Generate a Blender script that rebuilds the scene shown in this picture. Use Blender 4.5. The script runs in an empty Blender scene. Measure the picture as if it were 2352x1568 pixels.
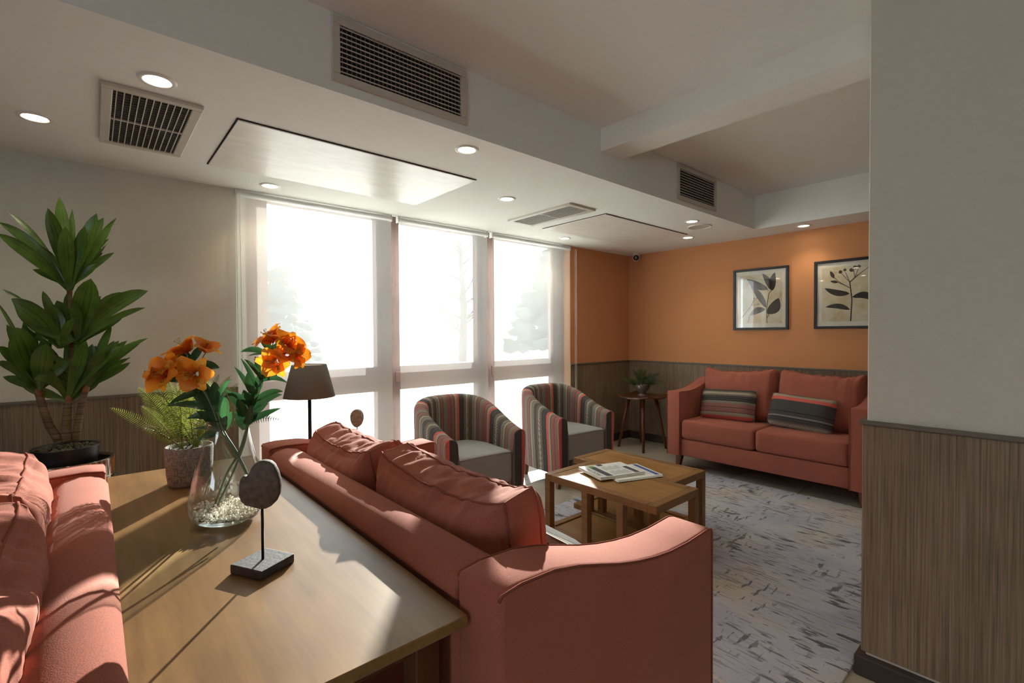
import bpy, bmesh, math, random
from mathutils import Vector, Matrix, noise
random.seed(7)
PI = math.pi
D = bpy.data
COL = bpy.context.scene.collection
SC = bpy.context.scene

# ------------------------------------------------------------------ camera
YAW, PITCH, ROLL, FPX = math.radians(41.112), math.radians(0.9897), math.radians(-0.3056), 1102.8
EYE = Vector((0, 0, 1.45))
fwd = Vector((math.sin(YAW)*math.cos(PITCH), math.cos(YAW)*math.cos(PITCH), -math.sin(PITCH)))
r0 = Vector((math.cos(YAW), -math.sin(YAW), 0)); u0 = r0.cross(fwd)
rgt = r0*math.cos(ROLL)+u0*math.sin(ROLL); upv = -r0*math.sin(ROLL)+u0*math.cos(ROLL)
cam = D.cameras.new('camera'); cam.sensor_width = 36; cam.lens = FPX*36/2352; cam.clip_start = .02
camo = D.objects.new('camera', cam); COL.objects.link(camo)
m3 = Matrix((rgt, upv, -fwd)).transposed()
camo.matrix_world = Matrix.Translation(EYE) @ m3.to_4x4()
SC.camera = camo
def ray(x, y): return rgt*((x-1176)/FPX)-upv*((y-784)/FPX)+fwd
def atY(x, y, Y):
    d = ray(x, y); return EYE+d*(Y/d.y)
def atD(x, y, dep):            # point at a distance measured along the lens axis
    return EYE+ray(x, y)*dep

# ------------------------------------------------------------------ world, sun, exposure
SC.view_settings.view_transform = 'Standard'; SC.view_settings.look = 'None'
SC.view_settings.gamma = 1; SC.view_settings.use_curve_mapping = False
SC.view_settings.exposure = 1.74
W = D.worlds.new('sky'); SC.world = W; W.use_nodes = True
bg = W.node_tree.nodes['Background']; bg.inputs[0].default_value = (.84, .93, 1, 1); bg.inputs[1].default_value = 2.4
sd = D.lights.new('sun', 'SUN'); sd.energy = 11.5; sd.angle = math.radians(.6); sd.color = (1, .96, .9)
so = D.objects.new('sun', sd); COL.objects.link(so)
SUNDIR = Vector((.63*math.cos(math.radians(17.5)), .777*math.cos(math.radians(17.5)), math.sin(math.radians(17.5)))).normalized()
so.rotation_euler = SUNDIR.to_track_quat('Z', 'Y').to_euler(); so.location = (6, 10, 8)

# ------------------------------------------------------------------ materials
def lin(r, g, b):
    f = lambda c: (c/255/12.92) if c/255 <= .04045 else ((c/255+.055)/1.055)**2.4
    return (f(r), f(g), f(b), 1)
MATS = {}
def newmat(name):
    m = D.materials.new(name); m.use_nodes = True; MATS[name] = m
    nt = m.node_tree; b = nt.nodes['Principled BSDF']
    return m, nt, b
def N(nt, t, **kw):
    n = nt.nodes.new(t)
    for k, v in kw.items(): setattr(n, k, v)
    return n
def coords(nt, scale=(1, 1, 1), kind='Object'):
    tc = N(nt, 'ShaderNodeTexCoord'); mp = N(nt, 'ShaderNodeMapping'); mp.inputs['Scale'].default_value = scale
    nt.links.new(tc.outputs[kind], mp.inputs[0]); return mp.outputs[0]
def noise_n(nt, vec, scale, detail=3, rough=.55):
    n = N(nt, 'ShaderNodeTexNoise'); n.inputs['Scale'].default_value = scale; n.inputs['Detail'].default_value = detail
    n.inputs['Roughness'].default_value = rough; nt.links.new(vec, n.inputs['Vector']); return n.outputs['Fac']
def ramp(nt, fac, stops, interp='LINEAR'):
    r = N(nt, 'ShaderNodeValToRGB'); cr = r.color_ramp; cr.interpolation = interp
    while len(cr.elements) < len(stops): cr.elements.new(1)
    for e, (p, c) in zip(cr.elements, stops): e.position = p; e.color = c
    nt.links.new(fac, r.inputs[0]); return r.outputs[0]
def mixc(nt, fac, a, b, mode='MIX'):
    n = N(nt, 'ShaderNodeMix', data_type='RGBA', blend_type=mode)
    for i, v in ((0, fac), (6, a), (7, b)):
        if hasattr(v, 'is_output'): nt.links.new(v, n.inputs[i])
        else: n.inputs[i].default_value = v
    return n.outputs[2]
def bump(nt, b, h, strength=.2, dist=.002):
    n = N(nt, 'ShaderNodeBump'); n.inputs['Strength'].default_value = strength; n.inputs['Distance'].default_value = dist
    nt.links.new(h, n.inputs['Height']); nt.links.new(n.outputs[0], b.inputs['Normal'])
def plain(name, c, rough=.5, metal=0, spec=.5, var=.08, nscale=25, bmp=0, bscale=200, bdist=.001, sheen=0, trans=0):
    m, nt, b = newmat(name); v = coords(nt)
    c = lin(*c); n = noise_n(nt, v, nscale)
    lo = tuple(x*(1-var) for x in c[:3])+(1,); hi = tuple(min(1, x*(1+var)) for x in c[:3])+(1,)
    nt.links.new(ramp(nt, n, [(.3, lo), (.7, hi)]), b.inputs['Base Color'])
    b.inputs['Roughness'].default_value = rough; b.inputs['Metallic'].default_value = metal
    b.inputs['Specular IOR Level'].default_value = spec
    if sheen: b.inputs['Sheen Weight'].default_value = sheen; b.inputs['Sheen Roughness'].default_value = .5
    if bmp: bump(nt, b, noise_n(nt, v, bscale, 2), bmp, bdist)
    return m
def wood(name, c1, c2, scale=(30, 2, 30), rough=.4, spec=.5, grain=1.0, coat=0):
    m, nt, b = newmat(name); v = coords(nt, scale)
    a = noise_n(nt, v, 1.0, 6, .65); v2 = coords(nt, (3, 3, 3)); d = noise_n(nt, v2, 1.2, 2)
    c = ramp(nt, a, [(.32, lin(*c1)), (.68, lin(*c2))])
    c = mixc(nt, .15 if 'laminate' in name else .35, c, ramp(nt, d, [(.35, lin(*c1)), (.65, lin(*c2))]))
    nt.links.new(c, b.inputs['Base Color']); b.inputs['Roughness'].default_value = rough
    b.inputs['Specular IOR Level'].default_value = spec
    bump(nt, b, a, .08*grain, .001)
    if coat: b.inputs['Coat Weight'].default_value = coat; b.inputs['Coat Roughness'].default_value = .3
    return m
def fabric(name, c, var=.16, rough=.9, bmp=.35, wr=0):
    m, nt, b = newmat(name); v = coords(nt); c = lin(*c)
    fine = noise_n(nt, v, 420, 2); big = noise_n(nt, v, 5, 3)
    lo = tuple(x*(1-var*1.6) for x in c[:3])+(1,); hi = tuple(min(1, x*(1+var*1.6)) for x in c[:3])+(1,)
    col = ramp(nt, fine, [(.34, lo), (.66, hi)])
    col = mixc(nt, .25, col, ramp(nt, big, [(.3, lo), (.7, hi)]))
    nt.links.new(col, b.inputs['Base Color']); b.inputs['Roughness'].default_value = rough
    b.inputs['Specular IOR Level'].default_value = .2
    b.inputs['Sheen Weight'].default_value = .07; b.inputs['Sheen Roughness'].default_value = .6; b.inputs['Sheen Tint'].default_value = (1, .92, .87, 1)
    bump(nt, b, fine, bmp, .0015)
    return m
plain('white_wall', (203, 200, 188), .85, var=.02, bmp=.5, bscale=160, bdist=.002, spec=.2)
plain('ceiling_white', (232, 233, 227), .9, var=.015, bmp=.15, bscale=120, spec=.2)
plain('orange_wall', (202, 142, 98), .8, var=.05, nscale=180, bmp=.5, bscale=160, bdist=.002, spec=.2)
plain('dark_trim', (62, 52, 44), .45, var=.1)
plain('cap_rail', (104, 96, 86), .5, var=.08)
wood('laminate', (86, 72, 58), (150, 131, 108), (190, 190, 2.2), .5, .35)
plain('tile', (164, 156, 142), .35, var=.1, nscale=4, spec=.4)
plain('grout', (110, 104, 94), .8)
fabric('coral_fabric', (158, 90, 73))
plain('coral_piping', (138, 80, 67), .95, spec=.1, bmp=.4, bscale=500)
fabric('coral_cushion', (160, 92, 75))
fabric('grey_fabric', (150, 149, 146), .1)
wood('console_wood', (106, 77, 44), (142, 107, 64), (30, 2.4, 30), .36, .5, .6)
wood('coffee_wood', (132, 94, 50), (172, 128, 74), (40, 2.5, 40), .38, .5)
wood('coffee_frame_wood', (116, 82, 46), (150, 110, 66), (40, 3, 40), .42, .4)
wood('dark_leg_wood', (62, 36, 22), (110, 62, 34), (30, 30, 3), .4)
wood('foot_wood', (84, 46, 26), (132, 76, 42), (30, 30, 3), .4)
wood('mullion_wood', (66, 46, 40), (98, 70, 62), (40, 40, 2), .5)
plain('black_frame', (34, 36, 42), .4, var=.1)
plain('mat_board', (226, 222, 208), .8, var=.03)
plain('ink', (50, 44, 40), .7)
plain('paper_white', (226, 226, 222), .75, var=.05)
plain('paper_blue', (62, 84, 150), .7)
plain('paper_dark', (70, 74, 80), .7, var=.4, nscale=90)
plain('paper_grey', (168, 168, 168), .7, var=.2, nscale=120)
plain('paper_green', (130, 170, 90), .7)
plain('dark_metal', (46, 44, 44), .4, metal=.6)
plain('shade_inside', (210, 200, 180), .8)
plain('white_plastic', (220, 218, 212), .45, var=.02)
plain('vent_paint', (196, 190, 178), .5, var=.03)
plain('vent_shaded', (104, 98, 90), .6)  # vent paint darkened to stand for the shade behind the slats
plain('void_shade', (26, 24, 22), .9)  # near-black colour painted for the shade inside vents and panel gaps
plain('stone', (88, 79, 72), .75, var=.35, nscale=70, bmp=.5, bscale=180, bdist=.002)
plain('pale_stone', (158, 146, 126), .75, var=.3, nscale=80, bmp=.4, bscale=180, bdist=.002)
plain('slate', (66, 67, 70), .6, var=.3, nscale=60, bmp=.4, bscale=120, bdist=.002)
plain('black_pot', (26, 28, 31), .38, var=.1)
plain('gravel', (92, 84, 62), .8, var=.5, nscale=60)
plain('pebble', (232, 224, 208), .7, var=.15, nscale=50)
plain('soil', (48, 38, 28), .95, var=.4)
plain('silver_bowl', (120, 112, 106), .32, metal=.5, var=.1)
plain('gold', (190, 160, 96), .3, metal=.9)
plain('planter_dark', (86, 76, 68), .12, metal=.35, var=.12, spec=.8)
plain('stem_green', (78, 98, 64), .6)
plain('trunk_tip', (122, 80, 52), .7)
plain('chain', (206, 204, 198), .4)
plain('lens_black', (14, 14, 16), .1)
plain('exterior_ground', (236, 233, 226), .95, nscale=2, var=.2)
plain('exterior_tree', (44, 56, 60), .95, nscale=3, var=.4)
plain('exterior_bark', (90, 84, 78), .95)

def m_tree_trunk():
    m, nt, b = newmat('trunk'); v = coords(nt, (6, 6, 110)); n = noise_n(nt, v, 1, 3)
    nt.links.new(ramp(nt, n, [(.35, lin(72, 58, 40)), (.65, lin(116, 98, 70))]), b.inputs['Base Color'])
    b.inputs['Roughness'].default_value = .8; bump(nt, b, n, .7, .003)
m_tree_trunk()
def leafmat(name, c1, c2, tr, rough=.35, veins=0):
    m, nt, b = newmat(name); v = coords(nt); n = noise_n(nt, v, 14, 3)
    col = ramp(nt, n, [(.3, lin(*c1)), (.7, lin(*c2))])
    if veins:
        uv = coords(nt, (veins, .4, 1), 'UV'); w = noise_n(nt, uv, 1, 2)
        col = mixc(nt, .35, col, ramp(nt, w, [(.35, lin(*c1)), (.65, lin(*[min(255, x*1.25) for x in c2]))]))
        bump(nt, b, w, .3, .002)
    nt.links.new(col, b.inputs['Base Color']); b.inputs['Roughness'].default_value = rough
    t = N(nt, 'ShaderNodeBsdfTranslucent'); hs = N(nt, 'ShaderNodeHueSaturation'); hs.inputs['Value'].default_value = 1.5
    nt.links.new(col, hs.inputs['Color']); nt.links.new(hs.outputs[0], t.inputs[0])
    mx = N(nt, 'ShaderNodeMixShader'); mx.inputs[0].default_value = tr
    nt.links.new(b.outputs[0], mx.inputs[1]); nt.links.new(t.outputs[0], mx.inputs[2])
    nt.links.new(mx.outputs[0], nt.nodes['Material Output'].inputs[0]); return m
leafmat('dracaena_leaf', (44, 66, 22), (82, 112, 42), .3, .34, 16)
leafmat('lily_leaf', (24, 50, 30), (46, 82, 44), .25, .35, 10)
leafmat('fern_leaf', (88, 100, 36), (134, 144, 64), .32, .5)
leafmat('dark_fern_leaf', (36, 56, 28), (64, 88, 44), .25, .5)
def petalmat():
    m, nt, b = newmat('petal'); tc = N(nt, 'ShaderNodeTexCoord'); sp = N(nt, 'ShaderNodeSeparateXYZ')
    nt.links.new(tc.outputs['UV'], sp.inputs[0])
    c = ramp(nt, sp.outputs[1], [(0, lin(150, 40, 20)), (.25, lin(214, 92, 22)), (.6, lin(240, 130, 24)), (1, lin(250, 168, 40))])
    v = coords(nt); c = mixc(nt, noise_n(nt, v, 40, 2), c, lin(248, 190, 50), 'MIX'); c2 = c
    mx2 = N(nt, 'ShaderNodeMix', data_type='RGBA'); mx2.inputs[0].default_value = .6
    nt.links.new(c, mx2.inputs[6])
    c3 = ramp(nt, sp.outputs[1], [(0, lin(150, 40, 20)), (.3, lin(224, 96, 20)), (1, lin(242, 136, 26))]); nt.links.new(c3, mx2.inputs[7])
    col = mx2.outputs[2]
    nt.links.new(col, b.inputs['Base Color']); b.inputs['Roughness'].default_value = .5
    t = N(nt, 'ShaderNodeBsdfTranslucent'); nt.links.new(col, t.inputs[0])
    mx = N(nt, 'ShaderNodeMixShader'); mx.inputs[0].default_value = .45
    nt.links.new(b.outputs[0], mx.inputs[1]); nt.links.new(t.outputs[0], mx.inputs[2])
    nt.links.new(mx.outputs[0], nt.nodes['Material Output'].inputs[0])
petalmat()
def petalinner():
    m, nt, b = newmat('petal_inner'); tc = N(nt, 'ShaderNodeTexCoord'); sp = N(nt, 'ShaderNodeSeparateXYZ'); nt.links.new(tc.outputs['UV'], sp.inputs[0])
    c = ramp(nt, sp.outputs[1], [(0, lin(150, 40, 20)), (.3, lin(230, 120, 24)), (.55, lin(244, 186, 52)), (1, lin(246, 160, 40))])
    st = ramp(nt, noise_n(nt, coords(nt, (26, 3, 1), 'UV'), 1, 1), [(.56, (0, 0, 0, 1)), (.62, (1, 1, 1, 1))]); band = ramp(nt, sp.outputs[1], [(.3, (0, 0, 0, 1)), (.45, (.8, .8, .8, 1)), (.75, (.8, .8, .8, 1)), (.9, (0, 0, 0, 1))])
    col = mixc(nt, mixc(nt, 1., st, band, 'MULTIPLY'), c, lin(110, 40, 20))
    nt.links.new(col, b.inputs['Base Color']); b.inputs['Roughness'].default_value = .5
    t = N(nt, 'ShaderNodeBsdfTranslucent'); nt.links.new(col, t.inputs[0]); mx = N(nt, 'ShaderNodeMixShader'); mx.inputs[0].default_value = .45
    nt.links.new(b.outputs[0], mx.inputs[1]); nt.links.new(t.outputs[0], mx.inputs[2]); nt.links.new(mx.outputs[0], nt.nodes['Material Output'].inputs[0])
petalinner()
def glassmat(name, tint=(1, 1, 1, 1), f0=.05, edge=.6):
    m, nt, b = newmat(name); nt.nodes.remove(b)
    t = N(nt, 'ShaderNodeBsdfTransparent'); t.inputs[0].default_value = tint
    g = N(nt, 'ShaderNodeBsdfGlossy'); g.inputs['Roughness'].default_value = .02
    lw = N(nt, 'ShaderNodeLayerWeight'); lw.inputs[0].default_value = .5
    pw = N(nt, 'ShaderNodeMath', operation='POWER'); pw.inputs[1].default_value = 4; nt.links.new(lw.outputs['Facing'], pw.inputs[0])
    ma = N(nt, 'ShaderNodeMath', operation='MULTIPLY_ADD'); ma.inputs[1].default_value = edge; ma.inputs[2].default_value = f0
    nt.links.new(pw.outputs[0], ma.inputs[0])
    mx = N(nt, 'ShaderNodeMixShader'); nt.links.new(ma.outputs[0], mx.inputs[0])
    nt.links.new(t.outputs[0], mx.inputs[1]); nt.links.new(g.outputs[0], mx.inputs[2])
    nt.links.new(mx.outputs[0], nt.nodes['Material Output'].inputs[0])
glassmat('window_glass', (.97, .99, .98, 1), .03, .5)
glassmat('picture_glass', (1, 1, 1, 1), .07, .6)
glassmat('vase_glass', (.96, .98, .98, 1), .05, .7)
def basemat():
    m, nt, b = newmat('thick_glass'); b.inputs['Base Color'].default_value = (.93, .97, .97, 1)
    b.inputs['Transmission Weight'].default_value = 1; b.inputs['Roughness'].default_value = .02; b.inputs['IOR'].default_value = 1.45
basemat()
def blindmat():
    m, nt, b = newmat('blind_fabric'); nt.nodes.remove(b)
    v = coords(nt); n = noise_n(nt, v, 700, 1)
    col = ramp(nt, n, [(.3, (.80, .83, .83, 1)), (.7, (.88, .91, .91, 1))])
    tl = N(nt, 'ShaderNodeBsdfTranslucent'); df = N(nt, 'ShaderNodeBsdfDiffuse'); tp = N(nt, 'ShaderNodeBsdfTransparent')
    nt.links.new(col, tl.inputs[0]); nt.links.new(col, df.inputs[0]); tp.inputs[0].default_value = (1, .99, .97, 1)
    a = N(nt, 'ShaderNodeMixShader'); a.inputs[0].default_value = .935; nt.links.new(tl.outputs[0], a.inputs[1]); nt.links.new(df.outputs[0], a.inputs[2])
    c = N(nt, 'ShaderNodeMixShader'); c.inputs[0].default_value = .36; nt.links.new(a.outputs[0], c.inputs[1]); nt.links.new(tp.outputs[0], c.inputs[2])
    nt.links.new(c.outputs[0], nt.nodes['Material Output'].inputs[0])
blindmat()
def shademat():
    m, nt, b = newmat('lamp_shade'); b.inputs['Roughness'].default_value = .8
    v = coords(nt); n = noise_n(nt, v, 300, 2); col = ramp(nt, n, [(.35, lin(126, 119, 110)), (.65, lin(156, 149, 138))])
    nt.links.new(col, b.inputs['Base Color'])
    t = N(nt, 'ShaderNodeBsdfTranslucent'); nt.links.new(col, t.inputs[0]); mx = N(nt, 'ShaderNodeMixShader'); mx.inputs[0].default_value = .5
    nt.links.new(b.outputs[0], mx.inputs[1]); nt.links.new(t.outputs[0], mx.inputs[2]); nt.links.new(mx.outputs[0], nt.nodes['Material Output'].inputs[0])
shademat()
def emit(name, c, s):
    m, nt, b = newmat(name); b.inputs['Base Color'].default_value = c; b.inputs['Emission Color'].default_value = c; b.inputs['Emission Strength'].default_value = s
emit('lamp_glow', (1, .86, .62, 1), 9)
def concretepot():
    m, nt, b = newmat('woven_concrete'); v1 = coords(nt, (60, 60, 260)); v2 = coords(nt, (260, 260, 50))
    a = noise_n(nt, v1, 1, 2); c = noise_n(nt, v2, 1, 2); mm = N(nt, 'ShaderNodeMath', operation='ADD'); nt.links.new(a, mm.inputs[0]); nt.links.new(c, mm.inputs[1])
    hf = N(nt, 'ShaderNodeMath', operation='MULTIPLY'); hf.inputs[1].default_value = .5; nt.links.new(mm.outputs[0], hf.inputs[0])
    nt.links.new(ramp(nt, hf.outputs[0], [(.38, lin(100, 95, 90)), (.62, lin(162, 155, 146))]), b.inputs['Base Color'])
    b.inputs['Roughness'].default_value = .9; bump(nt, b, hf.outputs[0], .6, .003)
concretepot()
def stripemat(name, period, off=0., pillow=False):
    m, nt, b = newmat(name); tc = N(nt, 'ShaderNodeTexCoord'); sp = N(nt, 'ShaderNodeSeparateXYZ'); nt.links.new(tc.outputs['UV'], sp.inputs[0])
    dv = N(nt, 'ShaderNodeMath', operation='MULTIPLY_ADD'); dv.inputs[1].default_value = 1/period; dv.inputs[2].default_value = off; nt.links.new(sp.outputs[0], dv.inputs[0])
    fr = N(nt, 'ShaderNodeMath', operation='FRACT'); nt.links.new(dv.outputs[0], fr.inputs[0])
    rose, rd, ch, tp_, bk, be, gy, sp_ = lin(142, 92, 84), lin(198, 70, 54), lin(74, 72, 70), lin(110, 102, 92), lin(40, 36, 32), lin(160, 148, 126), lin(128, 122, 110), lin(196, 186, 160)
    st = [(0, rose), (.09, bk), (.10, rose), (.19, bk), (.20, be), (.26, rd), (.32, ch), (.44, bk), (.447, tp_), (.51, sp_), (.555, tp_), (.62, bk), (.63, tp_), (.645, bk), (.655, tp_), (.67, bk), (.68, gy), (.75, bk), (.757, be), (.80, tp_), (.84, rose), (.90, bk), (.907, gy)]
    if pillow: st = [(0, ch), (.08, bk), (.09, ch), (.16, gy), (.19, bk), (.20, ch), (.27, tp_), (.30, sp_), (.345, tp_), (.38, bk), (.39, ch), (.43, bk), (.44, ch), (.48, bk), (.49, gy), (.54, rose), (.62, bk), (.627, rose), (.72, bk), (.727, be), (.79, rd), (.86, ch)]
    c = ramp(nt, fr.outputs[0], st, 'CONSTANT')
    msk = ramp(nt, fr.outputs[0], [(0, (0, 0, 0, 1)), (.30 if pillow else .505, (1, 1, 1, 1)), (.345 if pillow else .56, (0, 0, 0, 1))], 'CONSTANT')
    ck = N(nt, 'ShaderNodeTexChecker'); ck.inputs['Scale'].default_value = 130; nt.links.new(tc.outputs['UV'], ck.inputs[0])
    mu = N(nt, 'ShaderNodeMath', operation='MULTIPLY'); nt.links.new(msk, mu.inputs[0]); nt.links.new(ck.outputs['Fac'], mu.inputs[1])
    c = mixc(nt, mu.outputs[0], c, lin(88, 80, 70))
    v = coords(nt); fine = noise_n(nt, v, 380, 2)
    c = mixc(nt, .55, c, ramp(nt, fine, [(.35, (.35, .35, .35, 1)), (.65, (1, 1, 1, 1))]), 'MULTIPLY')
    hs = N(nt, 'ShaderNodeHueSaturation'); hs.inputs['Value'].default_value = 1.18; hs.inputs['Saturation'].default_value = .88; nt.links.new(c, hs.inputs['Color'])
    nt.links.new(hs.outputs[0], b.inputs['Base Color']); b.inputs['Roughness'].default_value = .9; b.inputs['Specular IOR Level'].default_value = .2
    bump(nt, b, fine, .35, .0015)
stripemat('striped_fabric', .48); stripemat('striped_pillow_fabric', .50, .0, True)
def rugmat():
    m, nt, b = newmat('rug_pile')
    big = noise_n(nt, coords(nt, (.8, .9, 1)), 1.3, 3); fine = noise_n(nt, coords(nt), 260, 2)
    base = ramp(nt, big, [(.30, lin(192, 184, 168)), (.48, lin(188, 190, 202)), (.62, lin(172, 176, 194)), (.78, lin(204, 194, 176))])
    wob = N(nt, 'ShaderNodeTexNoise'); wob.inputs['Scale'].default_value = 6; nt.links.new(coords(nt), wob.inputs['Vector'])
    def warped(sc, amt):
        va = N(nt, 'ShaderNodeVectorMath', operation='MULTIPLY_ADD'); nt.links.new(wob.outputs['Color'], va.inputs[0]); va.inputs[1].default_value = (amt, amt, 0)
        nt.links.new(coords(nt), va.inputs[2]); mp = N(nt, 'ShaderNodeMapping'); mp.inputs['Scale'].default_value = sc; nt.links.new(va.outputs[0], mp.inputs[0]); return mp.outputs[0]
    def dashes(sc, lo, hi, dm=2, amt=.03):
        return ramp(nt, noise_n(nt, warped(sc, amt), 1, dm, .6), [(lo, (0, 0, 0, 1)), (hi, (1, 1, 1, 1))])
    def blotch(sc, lo, hi): return ramp(nt, noise_n(nt, coords(nt, sc), 1.7, 3), [(lo, (0, 0, 0, 1)), (hi, (1, 1, 1, 1))])
    def mul(a, c): return mixc(nt, 1., a, c, 'MULTIPLY')
    c = base
    c = mixc(nt, mul(dashes((46, 7, 1), .58, .61), blotch((1.6, 1.8, 1), .44, .56)), c, lin(116, 118, 128))       # long strokes
    c = mixc(nt, mul(dashes((22, 4.5, 1), .585, .605), blotch((2.2, 1.4, 1), .52, .58)), c, lin(104, 106, 116))        # bold strokes
    c = mixc(nt, mul(dashes((6, 26, 1), .585, .61), blotch((1.5, 1.3, 1), .50, .58)), c, lin(116, 118, 126))       # cross strokes
    c = mixc(nt, mul(dashes((60, 3.5, 1), .585, .61), blotch((1.2, 1.1, 1), .40, .52)), c, lin(150, 150, 156))     # thin lines
    c = mixc(nt, mixc(nt, .7, (0, 0, 0, 1), dashes((30, 2.4, 1), .60, .66)), c, lin(206, 200, 184))
    c = mixc(nt, .4, c, ramp(nt, fine, [(.3, (.55, .55, .55, 1)), (.7, (1, 1, 1, 1))]), 'MULTIPLY')
    nt.links.new(c, b.inputs['Base Color']); b.inputs['Roughness'].default_value = 1; b.inputs['Specular IOR Level'].default_value = .1
    bump(nt, b, fine, .5, .003)
rugmat()
def panelmat():
    m, nt, b = newmat('panel_paint'); v = coords(nt, (3, 9, 1)); n = noise_n(nt, v, 1.6, 6, .7)
    nt.links.new(ramp(nt, n, [(.3, lin(214, 210, 200)), (.7, lin(232, 230, 222))]), b.inputs['Base Color']); b.inputs['Roughness'].default_value = .32
panelmat()
def printmat():
    m, nt, b = newmat('art_paper'); n = noise_n(nt, coords(nt), 7, 4)
    nt.links.new(ramp(nt, n, [(.35, lin(222, 216, 196)), (.55, lin(212, 200, 166)), (.72, lin(190, 166, 118))]), b.inputs['Base Color']); b.inputs['Roughness'].default_value = .8
printmat()

# ------------------------------------------------------------------ mesh helpers
def link(o, parent=None):
    COL.objects.link(o)
    if parent: o.parent = parent
    return o
def mk(name, bm, mat, parent=None, smooth=False, loc=None, rot=None):
    me = D.meshes.new(name); bmesh.ops.recalc_face_normals(bm, faces=bm.faces); bm.to_mesh(me); bm.free()
    me.materials.append(MATS[mat])
    if smooth: me.polygons.foreach_set('use_smooth', [True]*len(me.polygons))
    o = link(D.objects.new(name, me), parent)
    if loc: o.location = loc
    if rot: o.rotation_euler = rot
    return o
def inst(src, parent=None, loc=None, rot=None, scale=None):
    o = D.objects.new(src.name.split('.')[0], src.data); link(o, parent)
    if loc: o.location = loc
    if rot: o.rotation_euler = rot
    if scale: o.scale = scale
    return o
def sharp(o, ang=40):
    me = o.data; me.set_sharp_from_angle(angle=math.radians(ang)); return o
def tag(o, label, cat, group=None):
    o['label'] = label; o['category'] = cat
    if group: o['group'] = group
    return o
def struct(o): o['kind'] = 'structure'; return o
def thing(name, label, cat, loc=(0, 0, 0), rz=0, group=None):
    o = link(D.objects.new(name, None)); o.empty_display_size = .1; o.location = loc; o.rotation_euler = (0, 0, rz)
    return tag(o, label, cat, group)
def box(x0, x1, y0, y1, z0, z1, bev=0, seg=2, bm=None):
    new = bmesh.new()
    bmesh.ops.create_cube(new, size=1, matrix=Matrix.Translation(((x0+x1)/2, (y0+y1)/2, (z0+z1)/2)) @ Matrix.Diagonal((x1-x0, y1-y0, z1-z0, 1)))
    if bev: bmesh.ops.bevel(new, geom=new.edges[:], offset=bev, segments=seg, profile=.5, affect='EDGES')
    return join(bm, new)
def join(bm, new):
    if bm is None: return new
    me = D.meshes.new('t'); new.to_mesh(me); new.free(); bm.from_mesh(me); D.meshes.remove(me); return bm
def lathe(prof, n=32, bm=None, close=False):
    bm = bm or bmesh.new(); rings = []
    for r, z in prof:
        rings.append([bm.verts.new((0, 0, z))] if r < 1e-6 else [bm.verts.new((r*math.cos(2*PI*i/n), r*math.sin(2*PI*i/n), z)) for i in range(n)])
    seq = list(zip(rings, rings[1:])) + ([(rings[-1], rings[0])] if close else [])
    for a, b in seq:
        for i in range(n):
            j = (i+1) % n
            q = [a[0]] if len(a) == 1 else [a[i], a[j]]
            p = [b[0]] if len(b) == 1 else [b[j], b[i]]
            if len(q)+len(p) > 2: bm.faces.new(q+p)
    return bm
def tube(pts, r, n=8, closed=False, bm=None, caps=True):
    bm = bm or bmesh.new(); pts = [Vector(p) for p in pts]; k = len(pts); rad = r if isinstance(r, (list, tuple)) else [r]*k
    rings = []; up = None
    for i, p in enumerate(pts):
        t = (pts[(i+1) % k]-pts[i-1]) if closed else (pts[min(i+1, k-1)]-pts[max(i-1, 0)])
        t.normalize()
        if up is None: up = t.orthogonal().normalized()
        up = (up-t*up.dot(t)); up = up.normalized() if up.length > 1e-6 else t.orthogonal().normalized()
        s = t.cross(up)
        rings.append([bm.verts.new(p+(up*math.cos(2*PI*j/n)+s*math.sin(2*PI*j/n))*rad[i]) for j in range(n)])
    prs = list(zip(rings, rings[1:]))
    if closed: prs.append((rings[-1], rings[0]))
    for a, b in prs:
        for j in range(n): bm.faces.new((a[j], a[(j+1) % n], b[(j+1) % n], b[j]))
    if caps and not closed:
        bm.faces.new(rings[0][::-1]); bm.faces.new(rings[-1])
    return bm
def prism(poly, x0, x1, axis='x', bev=0, seg=3, bm=None):
    """poly of (a,b) in the plane across the axis, swept from x0 to x1"""
    new = bmesh.new()
    f = {'x': lambda t, a, b: (t, a, b), 'y': lambda t, a, b: (a, t, b), 'z': lambda t, a, b: (a, b, t)}[axis]
    A = [new.verts.new(f(x0, *p)) for p in poly]; B = [new.verts.new(f(x1, *p)) for p in poly]; n = len(poly)
    fa = new.faces.new(A); fb = new.faces.new(B[::-1])
    for i in range(n): new.faces.new((A[i], B[i], B[(i+1) % n], A[(i+1) % n]))
    if bev:
        bmesh.ops.recalc_face_normals(new, faces=new.faces)
        bmesh.ops.bevel(new, geom=list(set(fa.edges) | set(fb.edges)), offset=bev, segments=seg, profile=.5, affect='EDGES')
    return join(bm, new)
def bez(p0, p1, p2, n):
    return [p0*(1-t)**2+p1*2*t*(1-t)+p2*t*t for t in (i/n for i in range(n+1))]
def taper_leg(h, r0, r1, n=4, tilt=(0, 0), rot=PI/4):
    bm = bmesh.new()
    A = [bm.verts.new((r0*math.cos(2*PI*i/n+rot), r0*math.sin(2*PI*i/n+rot), 0)) for i in range(n)]
    B = [bm.verts.new((tilt[0]+r1*math.cos(2*PI*i/n+rot), tilt[1]+r1*math.sin(2*PI*i/n+rot), -h)) for i in range(n)]
    bm.faces.new(A); bm.faces.new(B[::-1])
    for i in range(n): bm.faces.new((A[i], B[i], B[(i+1) % n], A[(i+1) % n]))
    return bm
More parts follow.
